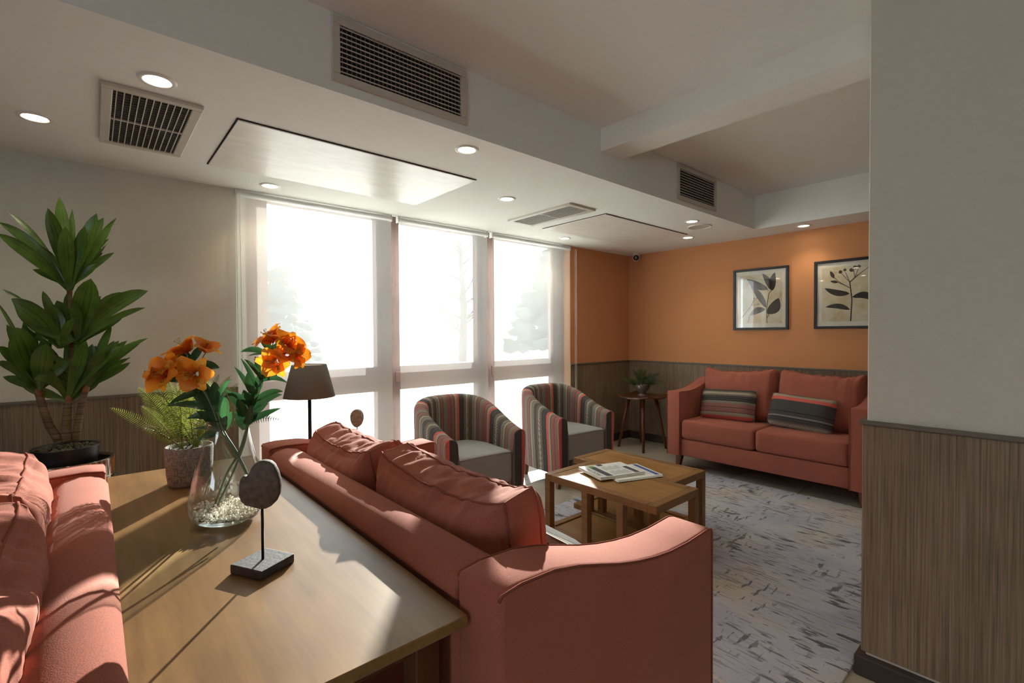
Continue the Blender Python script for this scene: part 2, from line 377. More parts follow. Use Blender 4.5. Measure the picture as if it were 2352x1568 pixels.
def leafmesh(base, tip, w, arch=.15, facing=None, fold=.25, n=8, prof=None, twist=0, bm=None):
    """a folded blade from base to tip; arch lifts the middle; facing is the side the upper face turns to"""
    bm = bm or bmesh.new(); uv = bm.loops.layers.uv.verify()
    base, tip = Vector(base), Vector(tip); L = (tip-base).length
    mid = (base+tip)/2+Vector((0, 0, arch*L)); pts = bez(base, mid, tip, n); rows = []
    facing = facing or Vector((-.4, -.9, .5))
    for i, p in enumerate(pts):
        t = i/n; tg = (pts[min(i+1, n)]-pts[max(i-1, 0)]).normalized()
        nn = facing-tg*facing.dot(tg); nn = nn.normalized() if nn.length > 1e-4 else tg.orthogonal().normalized()
        sd = tg.cross(nn)
        if twist:
            q = Matrix.Rotation(twist*t, 3, tg); sd = q @ sd; nn = q @ nn
        ww = w*(prof(t) if prof else (math.sin(PI*min(1, (t*.92+.08))**.8)**.8 if t < 1 else .02))
        ww = max(ww, .001)
        rows.append([bm.verts.new(p+sd*ww*s-nn*ww*fold*(1-abs(s))*1.0+nn*0) for s in (-.5, -.25, 0, .25, .5)])
    for i in range(n):
        for j in range(4):
            f = bm.faces.new((rows[i][j], rows[i][j+1], rows[i+1][j+1], rows[i+1][j])); f.smooth = True
            for lp, (a, b_) in zip(f.loops, ((j, i), (j+1, i), (j+1, i+1), (j, i+1))): lp[uv].uv = (a/4, b_/n)
    return bm

# ------------------------------------------------------------------ the room
WX0, WX1, WY0, WY1 = -5.0, 5.6, -4.0, 3.95     # inner faces
ZS, ZC, ZW = 2.505, 2.845, 1.065
floor = struct(mk('floor', box(WX0-.2, WX1+.2, WY0-.2, WY1+.25, -.12, -.004), 'grout'))
tile = None
for ix in range(11):
    for iy in range(12):
        x, y = WX1-.3-.6*ix, WY1-.3-.6*iy
        if y < -2: continue
        if tile is None: tile = mk('tile', box(-.2985, .2985, -.2985, .2985, -.01, 0, .002, 1), 'tile', floor, loc=(x, y, 0))
        else: inst(tile, floor, (x, y, 0))
WIN0, WIN1 = .79, 4.385
# window wall: left white stretch, right orange stretch, sill strip below and head above the glazing
wl = struct(mk('wall_window_white', box(WX0-.2, WIN0, WY1, WY1+.25, 0, ZC), 'white_wall'))
wr = struct(mk('wall_window_orange', box(WIN1, WX1+.2, WY1, WY1+.25, 0, ZC), 'orange_wall'))
struct(mk('wall_window_sill', box(WIN0, WIN1, WY1+.02, WY1+.25, 0, .10), 'white_wall'))
struct(mk('wall_window_head', box(WIN0, WIN1, WY1+.02, WY1+.25, 2.53, ZC), 'white_wall'))
wo = struct(mk('wall_right', box(WX1, WX1+.2, WY0-.2, WY1, 0, ZC), 'orange_wall'))
bm = box(WX0-.2, WX0, WY0-.2, -2.2, 0, ZC); box(WX0-.2, WX0, -.4, WY1, 0, ZC, bm=bm); box(WX0-.2, WX0, -2.2, -.4, 0, .4, bm=bm); box(WX0-.2, WX0, -2.2, -.4, 2.0, ZC, bm=bm)  # opening added in this unseen wall to let in fill daylight
struct(mk('wall_left', bm, 'white_wall'))
struct(mk('wall_back', box(WX0, WX1, WY0-.2, WY0, 0, ZC), 'white_wall'))
struct(mk('ceiling', box(WX0-.2, WX1+.2, WY0-.2, WY1+.25, ZC, ZC+.15), 'ceiling_white'))
bm = box(WX0, WX1, 2.09, WY1+.02, ZS, ZC); box(5.15, WX1, WY0, 2.09, ZS, ZC, bm=bm)
struct(mk('ceiling_soffit', bm, 'ceiling_white'))
struct(mk('ceiling_beam', box(2.64, 2.88, WY0, 2.09, 2.69, ZC), 'ceiling_white'))
# wainscot
for nm, wall, bx in (('a', wl, (WX0, WIN0, WY1-.012, WY1)), ('b', wr, (WIN1, WX1, WY1-.012, WY1))):
    mk('wainscot_panel', box(*bx, .1, ZW-.012), 'laminate', wall)
    mk('cap_rail', box(bx[0], bx[1], WY1-.022, WY1, ZW-.012, ZW+.008, .004), 'cap_rail', wall)
mk('wainscot_panel', box(WX1-.012, WX1, WY0, WY1-.012, .1, ZW-.012), 'laminate', wo)
mk('cap_rail', box(WX1-.022, WX1, WY0, WY1-.012, ZW-.012, ZW+.008, .004), 'cap_rail', wo)
struct(mk('baseboard_window_white', box(WX0, WIN0, WY1-.022, WY1-.0005, 0, .1, .003), 'dark_trim'))
struct(mk('baseboard_window_orange', box(WIN1, WX1-.0005, WY1-.022, WY1-.0005, 0, .1, .003), 'dark_trim'))
struct(mk('baseboard_right', box(WX1-.022, WX1-.0005, WY0, WY1-.03, 0, .1, .003), 'dark_trim'))
# pillar in front
PX0, PX1, PY0, PY1 = 2.445, 3.0, -.75, .535
pil = struct(mk('pillar', box(PX0, PX1, PY0, PY1, 0, ZC, .004, 1), 'white_wall'))
mk('wainscot_panel', box(PX0-.014, PX1+.014, PY0-.014, PY1+.014, .1, ZW-.006, .003, 1), 'laminate', pil)
mk('cap_rail', box(PX0-.024, PX1+.024, PY0-.024, PY1+.024, ZW-.006, ZW+.012, .005), 'cap_rail', pil)
struct(mk('baseboard_pillar', box(PX0-.034, PX1+.034, PY0-.034, PY1+.034, 0, .085, .006), 'dark_trim'))

# windows: three bays of brown timber frames, big upper pane, lower pane
GY = 4.10
bays = ((.86, 2.045, 1.03, 1.93), (2.045, 3.17, 2.155, 3.06), (3.17, WIN1, 3.29, 4.2))
for i, (a, b, g0, g1) in enumerate(bays):
    w = struct(link(D.objects.new('window_%d' % (i+1), None)))
    mk('window_frame', box(a-.001, g0-.055, GY-.055, GY+.055, .10, 2.53, .004, 1), 'mullion_wood', w)
    mk('window_frame', box(g1+.055, b, GY-.055, GY+.055, .10, 2.53, .004, 1), 'mullion_wood', w)
    mk('window_transom', box(g0-.055, g1+.055, GY-.055, GY+.055, 1.0, 1.10, .004, 1), 'mullion_wood', w)
    for z0, z1 in ((1.10, 2.53), (.10, 1.0)):
        t = .05 if z0 > 1 else .07
        sash = bmesh.new()
        box(g0-.055, g0, GY-.04, GY+.04, z0, z1, bm=sash); box(g1, g1+.055, GY-.04, GY+.04, z0, z1, bm=sash)
        box(g0, g1, GY-.04, GY+.04, z0, z0+t, bm=sash); box(g0, g1, GY-.04, GY+.04, z1-t, z1, bm=sash)
        s = mk('window_sash', sash, 'mullion_wood', w)
        mk('pane', box(g0-.01, g1+.01, GY-.004, GY+.004, z0+t-.01, z1-t+.01), 'window_glass', s)
    if i < 2:
        hb = box(g1+.018, g1+.042, GY-.075, GY-.04, 1.62, 1.78, .008); h = mk('window_handle', hb, 'dark_metal', w)
struct(mk('window_reveal', box(WIN0+.001, .859, WY1+.03, WY1+.2, .10, 2.53), 'white_wall'))

# roller blinds
def blind(x0, x1, label, chain_x=None, chain_z=.9):
    t = thing('roller_blind', label, 'blind', ((x0+x1)/2, 3.93, 0)); hw = (x1-x0)/2
    bm = bmesh.new(); nx, nz = 10, 16; g = []
    for iz in range(nz+1):
        z = .06+(2.503-.06)*iz/nz
        g.append([bm.verts.new((-hw+2*hw*ix/nx, .004*noise.noise(Vector((x0*3+ix*.35, iz*.12, 1))), z)) for ix in range(nx+1)])
    for iz in range(nz):
        for ix in range(nx): bm.faces.new((g[iz][ix], g[iz][ix+1], g[iz+1][ix+1], g[iz+1][ix]))
    mk('fabric', bm, 'blind_fabric', t, True)
    rb = lathe([(0, -hw), (.02, -hw), (.02, hw), (0, hw)], 16); o = mk('roller_tube', rb, 'white_plastic', t, loc=(0, .022, 2.475), rot=(0, PI/2, 0))
    mk('bottom_bar', box(-hw, hw, -.008, .008, .045, .065, .004), 'white_plastic', t)
    for s in (-1, 1): mk('bracket', box(s*(hw+.006)-.004, s*(hw+.006)+.004, -.005, .045, 2.45, 2.505, .002, 1), 'white_plastic', t)
    if chain_x is not None:
        bm = bmesh.new(); cx = chain_x-(x0+x1)/2; pts = []
        for k in range(60): pts.append((cx-.012, -.03, 2.46-(2.46-chain_z)*k/59))
        for k in range(5): pts.append((cx-.012*math.cos(PI*(k+1)/6), -.03, chain_z-.012*math.sin(PI*(k+1)/6)))
        for k in range(60): pts.append((cx+.012, -.03, chain_z+(2.46-chain_z)*k/59))
        tube(pts, .0022, 5, bm=bm)
        for p in pts[::1]: bmesh.ops.create_icosphere(bm, subdivisions=1, radius=.0038, matrix=Matrix.Translation(p))
        mk('bead_chain', bm, 'chain', t)
    return t
blind(.80, 2.012, 'sheer white roller blind next to the plain white wall', .80, 1.0)
blind(2.09, 3.098, 'sheer white roller blind between two bare brown window posts')
blind(3.168, 4.372, 'sheer white roller blind next to the orange wall, bead chain at its edge', 4.44, .75)

# outdoors
struct(mk('exterior_ground', box(-30, 40, 4.4, 60, -.3, -.2), 'exterior_ground'))
def blob_tree(loc, h, r, label, seed, nb=60, bare=False):
    t = thing('tree', label, 'tree', loc); rnd = random.Random(seed)
    bm = bmesh.new(); tube([(0, 0, 0), (.1, 0, h*.5), (0, .1, h*.9)], [.16, .11, .04], 8, bm=bm)
    if bare:
        for k in range(26):
            z = h*rnd.uniform(.25, .85); a = rnd.uniform(0, 2*PI); L = rnd.uniform(.8, 2)*(1.1-z/h)
            p = Vector((0, 0, z)); q = p+Vector((math.cos(a)*L, math.sin(a)*L, L*.9)); tube(bez(p, p+Vector((math.cos(a)*L*.7, math.sin(a)*L*.7, L*.3)), q, 5), [.04, .035, .03, .025, .018, .01], 5, bm=bm)
    mk('trunk', bm, 'exterior_bark', t, True)
    if not bare:
        bm = bmesh.new()
        for k in range(nb):
            z = h*(.22+.78*rnd.random()**1.1); rr = r*(1.05-z/h)*rnd.uniform(.2, 1); a = rnd.uniform(0, 2*PI)
            s = rnd.uniform(.12, .34)*r*.45
            m0 = Matrix.Translation((rr*math.cos(a), rr*math.sin(a), z)) @ Matrix.Diagonal((s*1.2, s*1.2, s*.6, 1))
            v = bmesh.ops.create_icosphere(bm, subdivisions=1, radius=1, matrix=m0)['verts']
            for vv in v: vv.co += Vector((1, 1, 1))*0+noise.noise_vector(vv.co*3.1)*s*.45
        mk('crown', bm, 'exterior_tree', t, True)
    return t
blob_tree((12.9, 12.3, -.25), 4.9, 2.5, 'dark evergreen tree seen through the blind next to the orange wall', 3, 420)
blob_tree((4.2, 15.5, -.25), 3.6, 1.7, 'small bushy tree seen through the blind beside the white wall', 5, 260)
blob_tree((9.5, 13.5, -.25), 5.4, 2, 'bare tree seen through the middle blind', 8, bare=True)

# ------------------------------------------------------------------ ceiling fittings
DL = (((.217, 2.474), 'between the fascia edge and the square ceiling vent'), ((-.194, 3.27), 'beside the white wall, near the square ceiling vent'), ((1.632, 2.256), 'close to the soffit edge beside the long access panel'),
      ((.962, 3.703), 'in front of the blind beside the white wall'), ((2.462, 2.874), 'between the long access panel and the slatted linear vent'), ((3.981, 3.658), 'above the blind beside the orange wall'),
      ((4.309, 2.327), 'between the soffit edge and the round ceiling speaker'), ((5.005, 2.749), 'next to the smaller access panel by the orange wall'), ((5.35, 1.704), 'above the sofa on the orange wall'))
ringsrc = discsrc = None
def downlight(x, y, label, z=ZS, group='recessed downlights in the soffit', power=3.0):
    global ringsrc, discsrc
    t = thing('downlight', label, 'light', (x, y, z), 0, group)
    if ringsrc is None:
        ringsrc = mk('trim_ring', lathe([(.046, 0), (.046, -.003), (.052, -.007), (.064, -.006), (.07, 0)], 40), 'white_plastic', t, True)
        discsrc = mk('diffuser', lathe([(.046, -.0015), (.02, -.002), (0, -.002)], 40), 'lamp_glow', t)
    else: inst(ringsrc, t); inst(discsrc, t)
    L = D.lights.new('downlight_lamp', 'SPOT'); L.energy = power; L.color = (1, .84, .62); L.spot_size = math.radians(115); L.spot_blend = .8; L.shadow_soft_size = .045
    lo = link(D.objects.new('downlight_lamp', L), t); lo.location = (0, 0, -.02)
for (x, y), s in DL: downlight(x, y, 'lit recessed downlight '+s)
for x, y, w_ in ((.2, -1.2, 'over the open floor beyond the console table end'), (1.6, -1.2, 'over the open floor beside the pillar'), (4.2, -.8, 'between the pillar and the orange wall')): downlight(x, y, 'added fill downlight, out of view, in the raised ceiling '+w_, ZC, 'added fill downlights in the raised ceiling', 11)  # out-of-view lamps added as fill for the dim foreground
def grille(label, cat_name, w, h, loc, rot, nlong, ncross, fr=.036):
    """a framed grille in its own x (length) / y (height) plane, facing +z local"""
    t = thing(cat_name, label, 'vent', loc); t.rotation_euler = rot
    bm = bmesh.new()
    for a, b, c, d in ((-w/2, w/2, h/2-fr, h/2), (-w/2, w/2, -h/2, -h/2+fr), (-w/2, -w/2+fr, -h/2+fr, h/2-fr), (w/2-fr, w/2, -h/2+fr, h/2-fr)):
        box(a, b, c, d, 0, .014, .003, 1, bm=bm)
    mk('frame', bm, 'vent_paint', t)
    mk('backing', box(-w/2+fr, w/2-fr, -h/2+fr, h/2-fr, .0005, .0015), 'void_shade', t)  # dark sheet stands in for the shaded depth of the duct
    wi, hi = w-2*fr, h-2*fr
    s = mk('slat', box(-wi/2, wi/2, -.0022, .0022, .008, .013), 'vent_paint', t); ys = [(-hi/2+hi*(k+.5)/nlong) for k in range(nlong)]
    s.location.y = ys[0]
    for y in ys[1:]: inst(s, t, (0, y, 0))
    c = mk('cross_blade', box(-.0015, .0015, -hi/2, hi/2, .004, .0075), 'vent_shaded', t); xs = [(-wi/2+wi*(k+.5)/ncross) for k in range(ncross)]
    c.location.x = xs[0]
    for x in xs[1:]: inst(c, t, (x, 0, 0))
    return t
grille('large rectangular air grille on the fascia, in front of the long access panel', 'wall_vent', .71, .285, (1.15, 2.09, 2.69), (PI/2, 0, 0), 10, 30)
grille('rectangular air grille on the fascia beyond the ceiling beam, above the smaller access panel', 'wall_vent', .67, .29, (3.957, 2.09, 2.69), (PI/2, 0, 0), 10, 26)
def ceiling_vent(label, w, l, cx, cy, n):
    t = thing('ceiling_vent', label, 'vent', (cx, cy, ZS)); fr = .04
    bm = bmesh.new()
    for a, b, c, d in ((-w/2, w/2, l/2-fr, l/2), (-w/2, w/2, -l/2, -l/2+fr), (-w/2, -w/2+fr, -l/2+fr, l/2-fr), (w/2-fr, w/2, -l/2+fr, l/2-fr)):
        box(a, b, c, d, -.016, 0, .003, 1, bm=bm)
    mk('frame', bm, 'vent_paint', t); mk('backing', box(-w/2+fr, w/2-fr, -l/2+fr, l/2-fr, -.0085, -.0005), 'void_shade', t)  # backing is a dark sheet painted as the shaded vent interior
    wi, li = w-2*fr, l-2*fr
    s = mk('slat', box(-.002, .002, -li/2, li/2, -.014, -.0100), 'vent_paint', t); s.location.x = -wi/2+wi*.5/n
    for k in range(1, n): inst(s, t, (-wi/2+wi*(k+.5)/n, 0, 0))
    mk('centre_bar', box(-wi/2, wi/2, -.006, .006, -.0145, -.0085), 'vent_paint', t)
    nb = 24; c = mk('cross_blade', box(-wi/2, wi/2, -.002, .002, -.0098, -.0086), 'vent_shaded', t); c.location.y = -li/2+li*.5/nb
    for k in range(1, nb): inst(c, t, (0, -li/2+li*(k+.5)/nb, 0))
ceiling_vent('wide slatted ceiling vent beside the long access panel, near the white wall', .363, .80, .222, 3.015, 11)
ceiling_vent('slatted ceiling vent between the two access panels', .33, .78, 3.09, 3.02, 10)
def access(label, x0, x1, y0, y1):
    t = thing('access_panel', label, 'panel', ((x0+x1)/2, (y0+y1)/2, ZS-.001)); w, l = (x1-x0)/2, (y1-y0)/2
    mk('shadow_gap', box(-w, w, -l, l, -.003, 0), 'void_shade', t)
    mk('door_leaf', box(-w+.005, w-.005, -l+.005, l-.005, -.009, -.003, .002, 1), 'panel_paint', t)
access('long white access panel in the soffit, beside the square ceiling vent', .545, 2.0, 2.65, 3.475)
access('smaller white access panel in the soffit, near the orange wall', 3.43, 4.84, 2.66, 3.46)
t = thing('ceiling_speaker', 'round white ceiling speaker beside a downlight near the orange wall', 'speaker', (4.58, 2.39, ZS))
mk('rim', lathe([(.115, 0), (.115, -.006), (.108, -.01), (.1, -.008), (.1, -.002)], 40), 'white_plastic', t, True)
mk('grille_cloth', lathe([(.1, -.004), (.05, -.006), (0, -.006)], 40), 'vent_paint', t, True)
t = thing('security_camera', 'small white dome security camera in the corner of orange walls', 'camera', (5.48, 3.75, ZS))
mk('base', lathe([(0, 0), (.052, 0), (.052, -.02), (.046, -.03), (0, -.03)], 24), 'white_plastic', t, True)
bl = bmesh.new(); bmesh.ops.create_uvsphere(bl, u_segments=24, v_segments=14, radius=.048, matrix=Matrix.Translation((0, 0, -.058)))
ball = mk('ball', bl, 'white_plastic', t, True)
dv = (EYE-Vector((5.48, 3.75, 2.44))).normalized(); q = dv.to_track_quat('Z', 'Y').to_euler()
mk('lens', lathe([(.036, .03), (.036, .036), (.02, .046), (0, .049)], 24), 'lens_black', ball, True, (0, 0, -.058), q)
mk('lens_ring', lathe([(.009, .0485), (.012, .051), (.015, .047)], 20, close=True), 'white_plastic', ball, True, (0, 0, -.058), q)

# ------------------------------------------------------------------ rug
bm = box(1.50, 4.70, .58, 2.77, .0005, .014, .004, 2)
tag(mk('rug', bm, 'rug_pile'), 'large grey blue rug with dark broken dashes under the coffee tables', 'rug')

# ------------------------------------------------------------------ sofas
def rounded_cushion(w, t, h, r=.06, bulge=.03, sag=.0, wrinkle=.0, seed=0, n=16, ears=0., pipe=None, plen=.7):
    """w along x, t along y, h along z (centre at origin). returns (body bm, piping bm)"""
    hx, hy, hz = w/2, t/2, h/2; r = min(r, hy*.98)
    def deform(p):
        q = Vector((p.x*hx, p.y*hy, p.z*hz)); inner = Vector((hx-r, hy-r, hz-r))
        c = Vector([max(-a, min(a, b)) for a, b in zip(inner, q)]); d = q-c
        if d.length > 1e-7:
            m = max(abs(d.x), abs(d.y), abs(d.z)); q = c+d.normalized()*m*(1 if True else 0)
        u, v = p.x, p.z
        q.y += p.y*bulge*(1-u**4)*(1-v**4)
        q.z += -sag*(1-u*u)*max(0, v)+ears*abs(u)**6*max(0, v)*.5
        if wrinkle:
            e = abs(v)**2*.75+.3
            nv = noise.noise(Vector((q.x*15+seed*9, q.y*7, q.z*5+seed)))*.55+abs(noise.noise(Vector((q.x*24+seed*5, q.y*11, q.z*6))))*.7-.15
            nv2 = noise.noise(Vector((q.x*5+seed*3, q.y*5, q.z*9+4)))*.6
            dr = q-c*.6 if q.length else q; dr = dr.normalized() if dr.length else Vector((0, 0, 1))
            q += dr*wrinkle*(nv*e+nv2*.5)
        return q
    bm = bmesh.new(); seen = {}
    def V(p):
        k = (round(p.x, 5), round(p.y, 5), round(p.z, 5))
        if k not in seen: seen[k] = bm.verts.new(deform(p))
        return seen[k]
    nx, ny, nz = max(6, int(n*w/.5)), max(4, int(n*t/.4)), max(5, int(n*h/.5))
    cnt = {0: nx, 1: ny, 2: nz}
    def st(i, m):            # denser towards the edges
        s = i/m*2-1; return math.sin(s*PI/2)*.55+s*.45
    for ax in range(3):
        a, b = [i for i in range(3) if i != ax]
        for sg in (-1, 1):
            for i in range(cnt[a]):
                for j in range(cnt[b]):
                    vs = []
                    for di, dj in ((0, 0), (1, 0), (1, 1), (0, 1)):
                        c = [0, 0, 0]; c[ax] = sg; c[a] = st(i+di, cnt[a]); c[b] = st(j+dj, cnt[b]); vs.append(V(Vector(c)))
                    f = bm.faces.new(vs if sg > 0 else vs[::-1]); f.smooth = True
    pb = None
    if pipe:
        pb = bmesh.new()
        for sy in (-1, 1):
            pts = []
            per = [(-1+2*i/24, 1) for i in range(24)]+[(1, 1-2*i/16) for i in range(16)]+[(1-2*i/24, -1) for i in range(24)]+[(-1, -1+2*i/16) for i in range(16)]
            pts = [deform(Vector((u, sy*plen, v))) for u, v in per]
            pts = [p+Vector((p.x, 0, p.z)).normalized()*pipe*.3 for p in pts]
            tube(pts, pipe, 6, True, bm=pb)
        for f in pb.faces: f.smooth = True
    return bm, pb
ARM = [(0, .15), (0, .915), (.006, .925), (.06, .932), (.16, .928), (.24, .912), (.32, .889), (.40, .865), (.48, .846), (.56, .832), (.64, .823), (.74, .82), (.86, .826), (.882, .822), (.888, .81), (.888, .15)]
def sofa(label, loc, rz, seeds, group='coral two-seat sofas', cw=.735, cx=(-.376, .376), ch=.53):
    t = thing('sofa', label, 'sofa', loc, rz, group)
    for s in (-1, 1):
        x0, x1 = (s*.75, s*.90) if s > 0 else (-.90, -.75)
        a = sharp(mk('armrest', prism(ARM, x0, x1, 'x', .016, 3), 'coral_fabric', t, True), 50)
        pb = bmesh.new()
        for xx in (x0+.004, x1-.004):
            tube([(xx, y+.002, z-.003) for y, z in ARM[1:]], .0032, 6, bm=pb)
        mk('piping', pb, 'coral_piping', a, True)
        for yy in (.07, .75):
            mk('foot', taper_leg(.15, .045, .03, 4, (s*.012, .02 if yy > .5 else -.02)), 'foot_wood', t, loc=(s*.82, yy, .15))
    back = [(.014, .15), (.014, .60), (.014, .80), (.010, .85), (-.005, .862), (-.006, .876), (.004, .894), (.022, .909), (.045, .917), (.075, .920), (.115, .912), (.148, .89), (.168, .855), (.174, .82), (.185, .60), (.20, .32), (.20, .15)]
    sharp(mk('backrest', prism(back, -.75, .75, 'x', .008, 2), 'coral_fabric', t, True), 60)
    mk('base_rail', box(-.75, .75, .19, .865, .15, .325, .012, 3), 'coral_fabric', t, True)
    for s in (-1, 1):
        bm, _ = rounded_cushion(.742, .69, .20, .035, 0, 0, .003, 3+s, 14)
        for v in bm.verts:
            u, w_ = v.co.x/.371, v.co.y/.345
            if v.co.z > 0: v.co.z += .012*(1-u*u)*(1-w_*w_)
        mk('seat_cushion', bm, 'coral_fabric', t, True, (s*.375, .533, .428))
        sd = seeds+s
        bm, pb = rounded_cushion(cw, .20, ch, .07, .05, .03, .024, sd, 46, .05, .0036, .62)
        c = mk('back_cushion', bm, 'coral_cushion', t, True, (cx[0] if s < 0 else cx[1], .295+.01*s, .525+ch/2), (math.radians(11), math.radians(1.5*s), math.radians(2*s)))
        mk('piping', pb, 'coral_piping', c, True)
    return t
sofa('coral fabric sofa with its back against the wooden console table, facing the coffee tables', (.60, 1.63, 0), -PI/2, 11, cw=.70, cx=(-.396, .316), ch=.49)
sofa('coral fabric sofa under the framed prints on the orange wall', (5.53, 1.89, 0), PI/2, 20)
sofa('coral fabric sofa between the console table and the planter, turned away from the coffee tables', (.03, 1.68, 0), PI/2, 31)

def uv_planar(bm, fu, scale=1):
    uv = bm.loops.layers.uv.verify()
    for f in bm.faces:
        for l in f.loops: l[uv].uv = fu(l.vert.co)
def pillow(label, loc, rot, flip=1, w=.56, h=.32, off=0):
    bm, pb = rounded_cushion(w, .13, h, .06, .02, .006, .005, 5, 14, .02)
    for v in bm.verts:
        u, z = v.co.x/(w/2), v.co.z/(h/2); k = 1-.82*max(abs(u), abs(z))**5; v.co.y *= k
    uv_planar(bm, lambda c: (flip*c.z+off, c.x))
    o = tag(mk('lumbar_pillow', bm, 'striped_pillow_fabric', None, True, loc, rot), label, 'pillow', 'striped lumbar pillows')
    pb = bmesh.new()
    o2 = mk('edge_piping', tube([(w/2*.985*su, 0, h/2*.985*sz) for su, sz in [(-1+2*i/12, 1) for i in range(12)]+[(1, 1-2*i/8) for i in range(8)]+[(1-2*i/12, -1) for i in range(12)]+[(-1, -1+2*i/8) for i in range(8)]], .003, 5, True, bm=pb), 'cap_rail', o, True)
    return o
pillow('striped lumbar pillow, red bottom edge, on the sofa under the prints', (5.005, 2.30, .69), (math.radians(18), math.radians(2), PI/2+.05), -1, off=.27)
pillow('striped lumbar pillow, red stripe near its top, on the sofa under the prints', (4.99, 1.605, .69), (math.radians(20), math.radians(-3), PI/2-.04), -1, off=.52)
pillow('striped lumbar pillow tucked behind the armrest of the sofa at the console table', (1.115, 1.16, .685), (math.radians(20), math.radians(3), -PI/2), 1, .5, .3, off=.11)

# ------------------------------------------------------------------ tub chairs
def tub_chair(label, loc, rz):
    t = thing('tub_chair', label, 'chair', loc, rz, 'striped tub chairs by the window')
    HW, R, FY, TH = .385, .36, -.36, .085
    path = []        # outer plan path from left front round the back to right front
    n1, n2 = 10, 30
    yb = 0.0
    for i in range(n1): path.append((Vector((-HW+.012*(1-i/n1), FY+(yb-FY)*i/n1, 0)), Vector((-1, 0, 0))))
    for i in range(n2+1):
        a = PI-PI*i/n2; e = .8
        cx, sy = math.copysign(abs(math.cos(a))**e, math.cos(a)), abs(math.sin(a))**e
        path.append((Vector((HW*cx, yb+.37*sy, 0)), Vector((math.cos(a), math.sin(a), 0))))
    for i in range(1, n1+1): path.append((Vector((HW-.012*i/n1, yb+(FY-yb)*i/n1, 0)), Vector((1, 0, 0))))
    L = [0]
    for a, b in zip(path, path[1:]): L.append(L[-1]+(b[0]-a[0]).length)
    bm = bmesh.new(); uv = bm.loops.layers.uv.verify(); rows = []; tot = L[-1]
    for (p, nr), l in zip(path, L):
        y = p.y; s = max(0, min(1, (y-FY)/(.37-FY))); s = s*s*(3-2*s)*.55+s*.45
        zt = .665+(.905-.665)*s
        def at(inset, z): return p-nr*inset+Vector((0, 0, z))
        flare = .018*(1-s)
        prof = [at(.022, .13), at(.012, .30), at(.0, .5), at(-.004, zt-.10), at(-.002, zt-.035), at(.010, zt-.012), at(.03, zt), at(.072, zt-.004), at(.098, zt-.018), at(.112, zt-.045), at(.118, zt-.12), at(.124, .5), at(.128, .36), at(.128, .2)]
        rows.append(([bm.verts.new(c) for c in prof], l))
    for (a, la), (b, lb) in zip(rows, rows[1:]):
        for j in range(len(a)-1):
            f = bm.faces.new((a[j], b[j], b[j+1], a[j+1])); f.smooth = True
            for lp, u, v in zip(f.loops, (la, lb, lb, la), (j, j, j+1, j+1)): lp[uv].uv = (u, v*.05)
    mk('shell', bm, 'striped_fabric', t)
    for side, rw in ((-1, rows[0]), (1, rows[-1])):
        pass
    # arm fronts: a facing panel closing each end of the shell
    for side in (-1, 1):
        p = Vector((side*(HW-.012), FY, 0)); nr = Vector((side, 0, 0)); zt = .665
        ring = [(.022, .13), (.012, .30), (.0, .5), (-.004, zt-.10), (-.002, zt-.035), (.010, zt-.012), (.03, zt), (.072, zt-.004), (.098, zt-.018), (.112, zt-.045), (.118, zt-.12), (.124, .5), (.128, .36), (.128, .13)]
        bm = prism([(side*(HW-.012)-side*i_, z) for i_, z in ring], FY-.014, FY+.004, 'y', .006, 2)
        uv_planar(bm, lambda c: (.108+(.385-abs(c.x))*.9, c.z))
        sharp(mk('arm_front', bm, 'striped_fabric', t, True), 45)
    bm = box(-.30, .30, FY+.02, FY+.05, .13, .30, .006); uv_planar(bm, lambda c: (c.x+.5, c.z)); mk('front_rail', bm, 'striped_fabric', t)
    bm, _ = rounded_cushion(.505, .60, .255, .03, 0, 0, .003, 8, 14)
    for v in bm.verts:
        u, w_ = v.co.x/.2525, v.co.y/.30
        if v.co.z > 0: v.co.z += .018*(1-u*u)*(1-w_*w_)
        if v.co.y > .05: v.co.x *= 1-.42*((v.co.y-.05)/.25)**2
    c = mk('seat_cushion', bm, 'grey_fabric', t, True, (0, -.065, .375))
    pb = bmesh.new(); tube([(-.242, -.297, .116), (-.1, -.3, .122), (.1, -.3, .122), (.242, -.297, .116)], .004, 6, bm=pb); mk('piping', pb, 'grey_fabric', c, True)
    mk('base', box(-.28, .28, FY+.05, .25, .13, .24, .01), 'dark_trim', t)
    for x, y in ((-.32, FY+.05), (.32, FY+.05), (-.27, .25), (.27, .25)):
        mk('foot', taper_leg(.13, .034, .024, 4, (.01*(1 if x > 0 else -1), -.008)), 'foot_wood', t, loc=(x, y, .13))
    return t
tub_chair('striped tub chair with grey seat, beside the arm of the console-table sofa', (2.33, 3.30, 0), math.radians(-5))
tub_chair('striped tub chair with grey seat, standing next to the orange wall corner table', (3.60, 3.36, 0), math.radians(-5))

# ------------------------------------------------------------------ console table between the sofas
t = thing('console_table', 'long brown wooden console table between two sofa backs', 'table', (.31, 1.72, 0)); ZT = .855
mk('table_top', box(-.277, .279, -.90, .91, ZT-.024, ZT, .003, 2), 'console_wood', t)
for x in (-.235, .235):
    for y in (-.78, .79): mk('leg', box(x-.03, x+.03, y-.03, y+.03, 0, ZT-.024, .003, 1), 'dark_leg_wood', t)
for y in (-.78, .79): mk('apron', box(-.205, .205, y-.012, y+.012, ZT-.11, ZT-.024), 'dark_leg_wood', t)
for x in (-.235, .235): mk('apron', box(x-.012, x+.012, -.75, .76, ZT-.11, ZT-.024), 'dark_leg_wood', t)

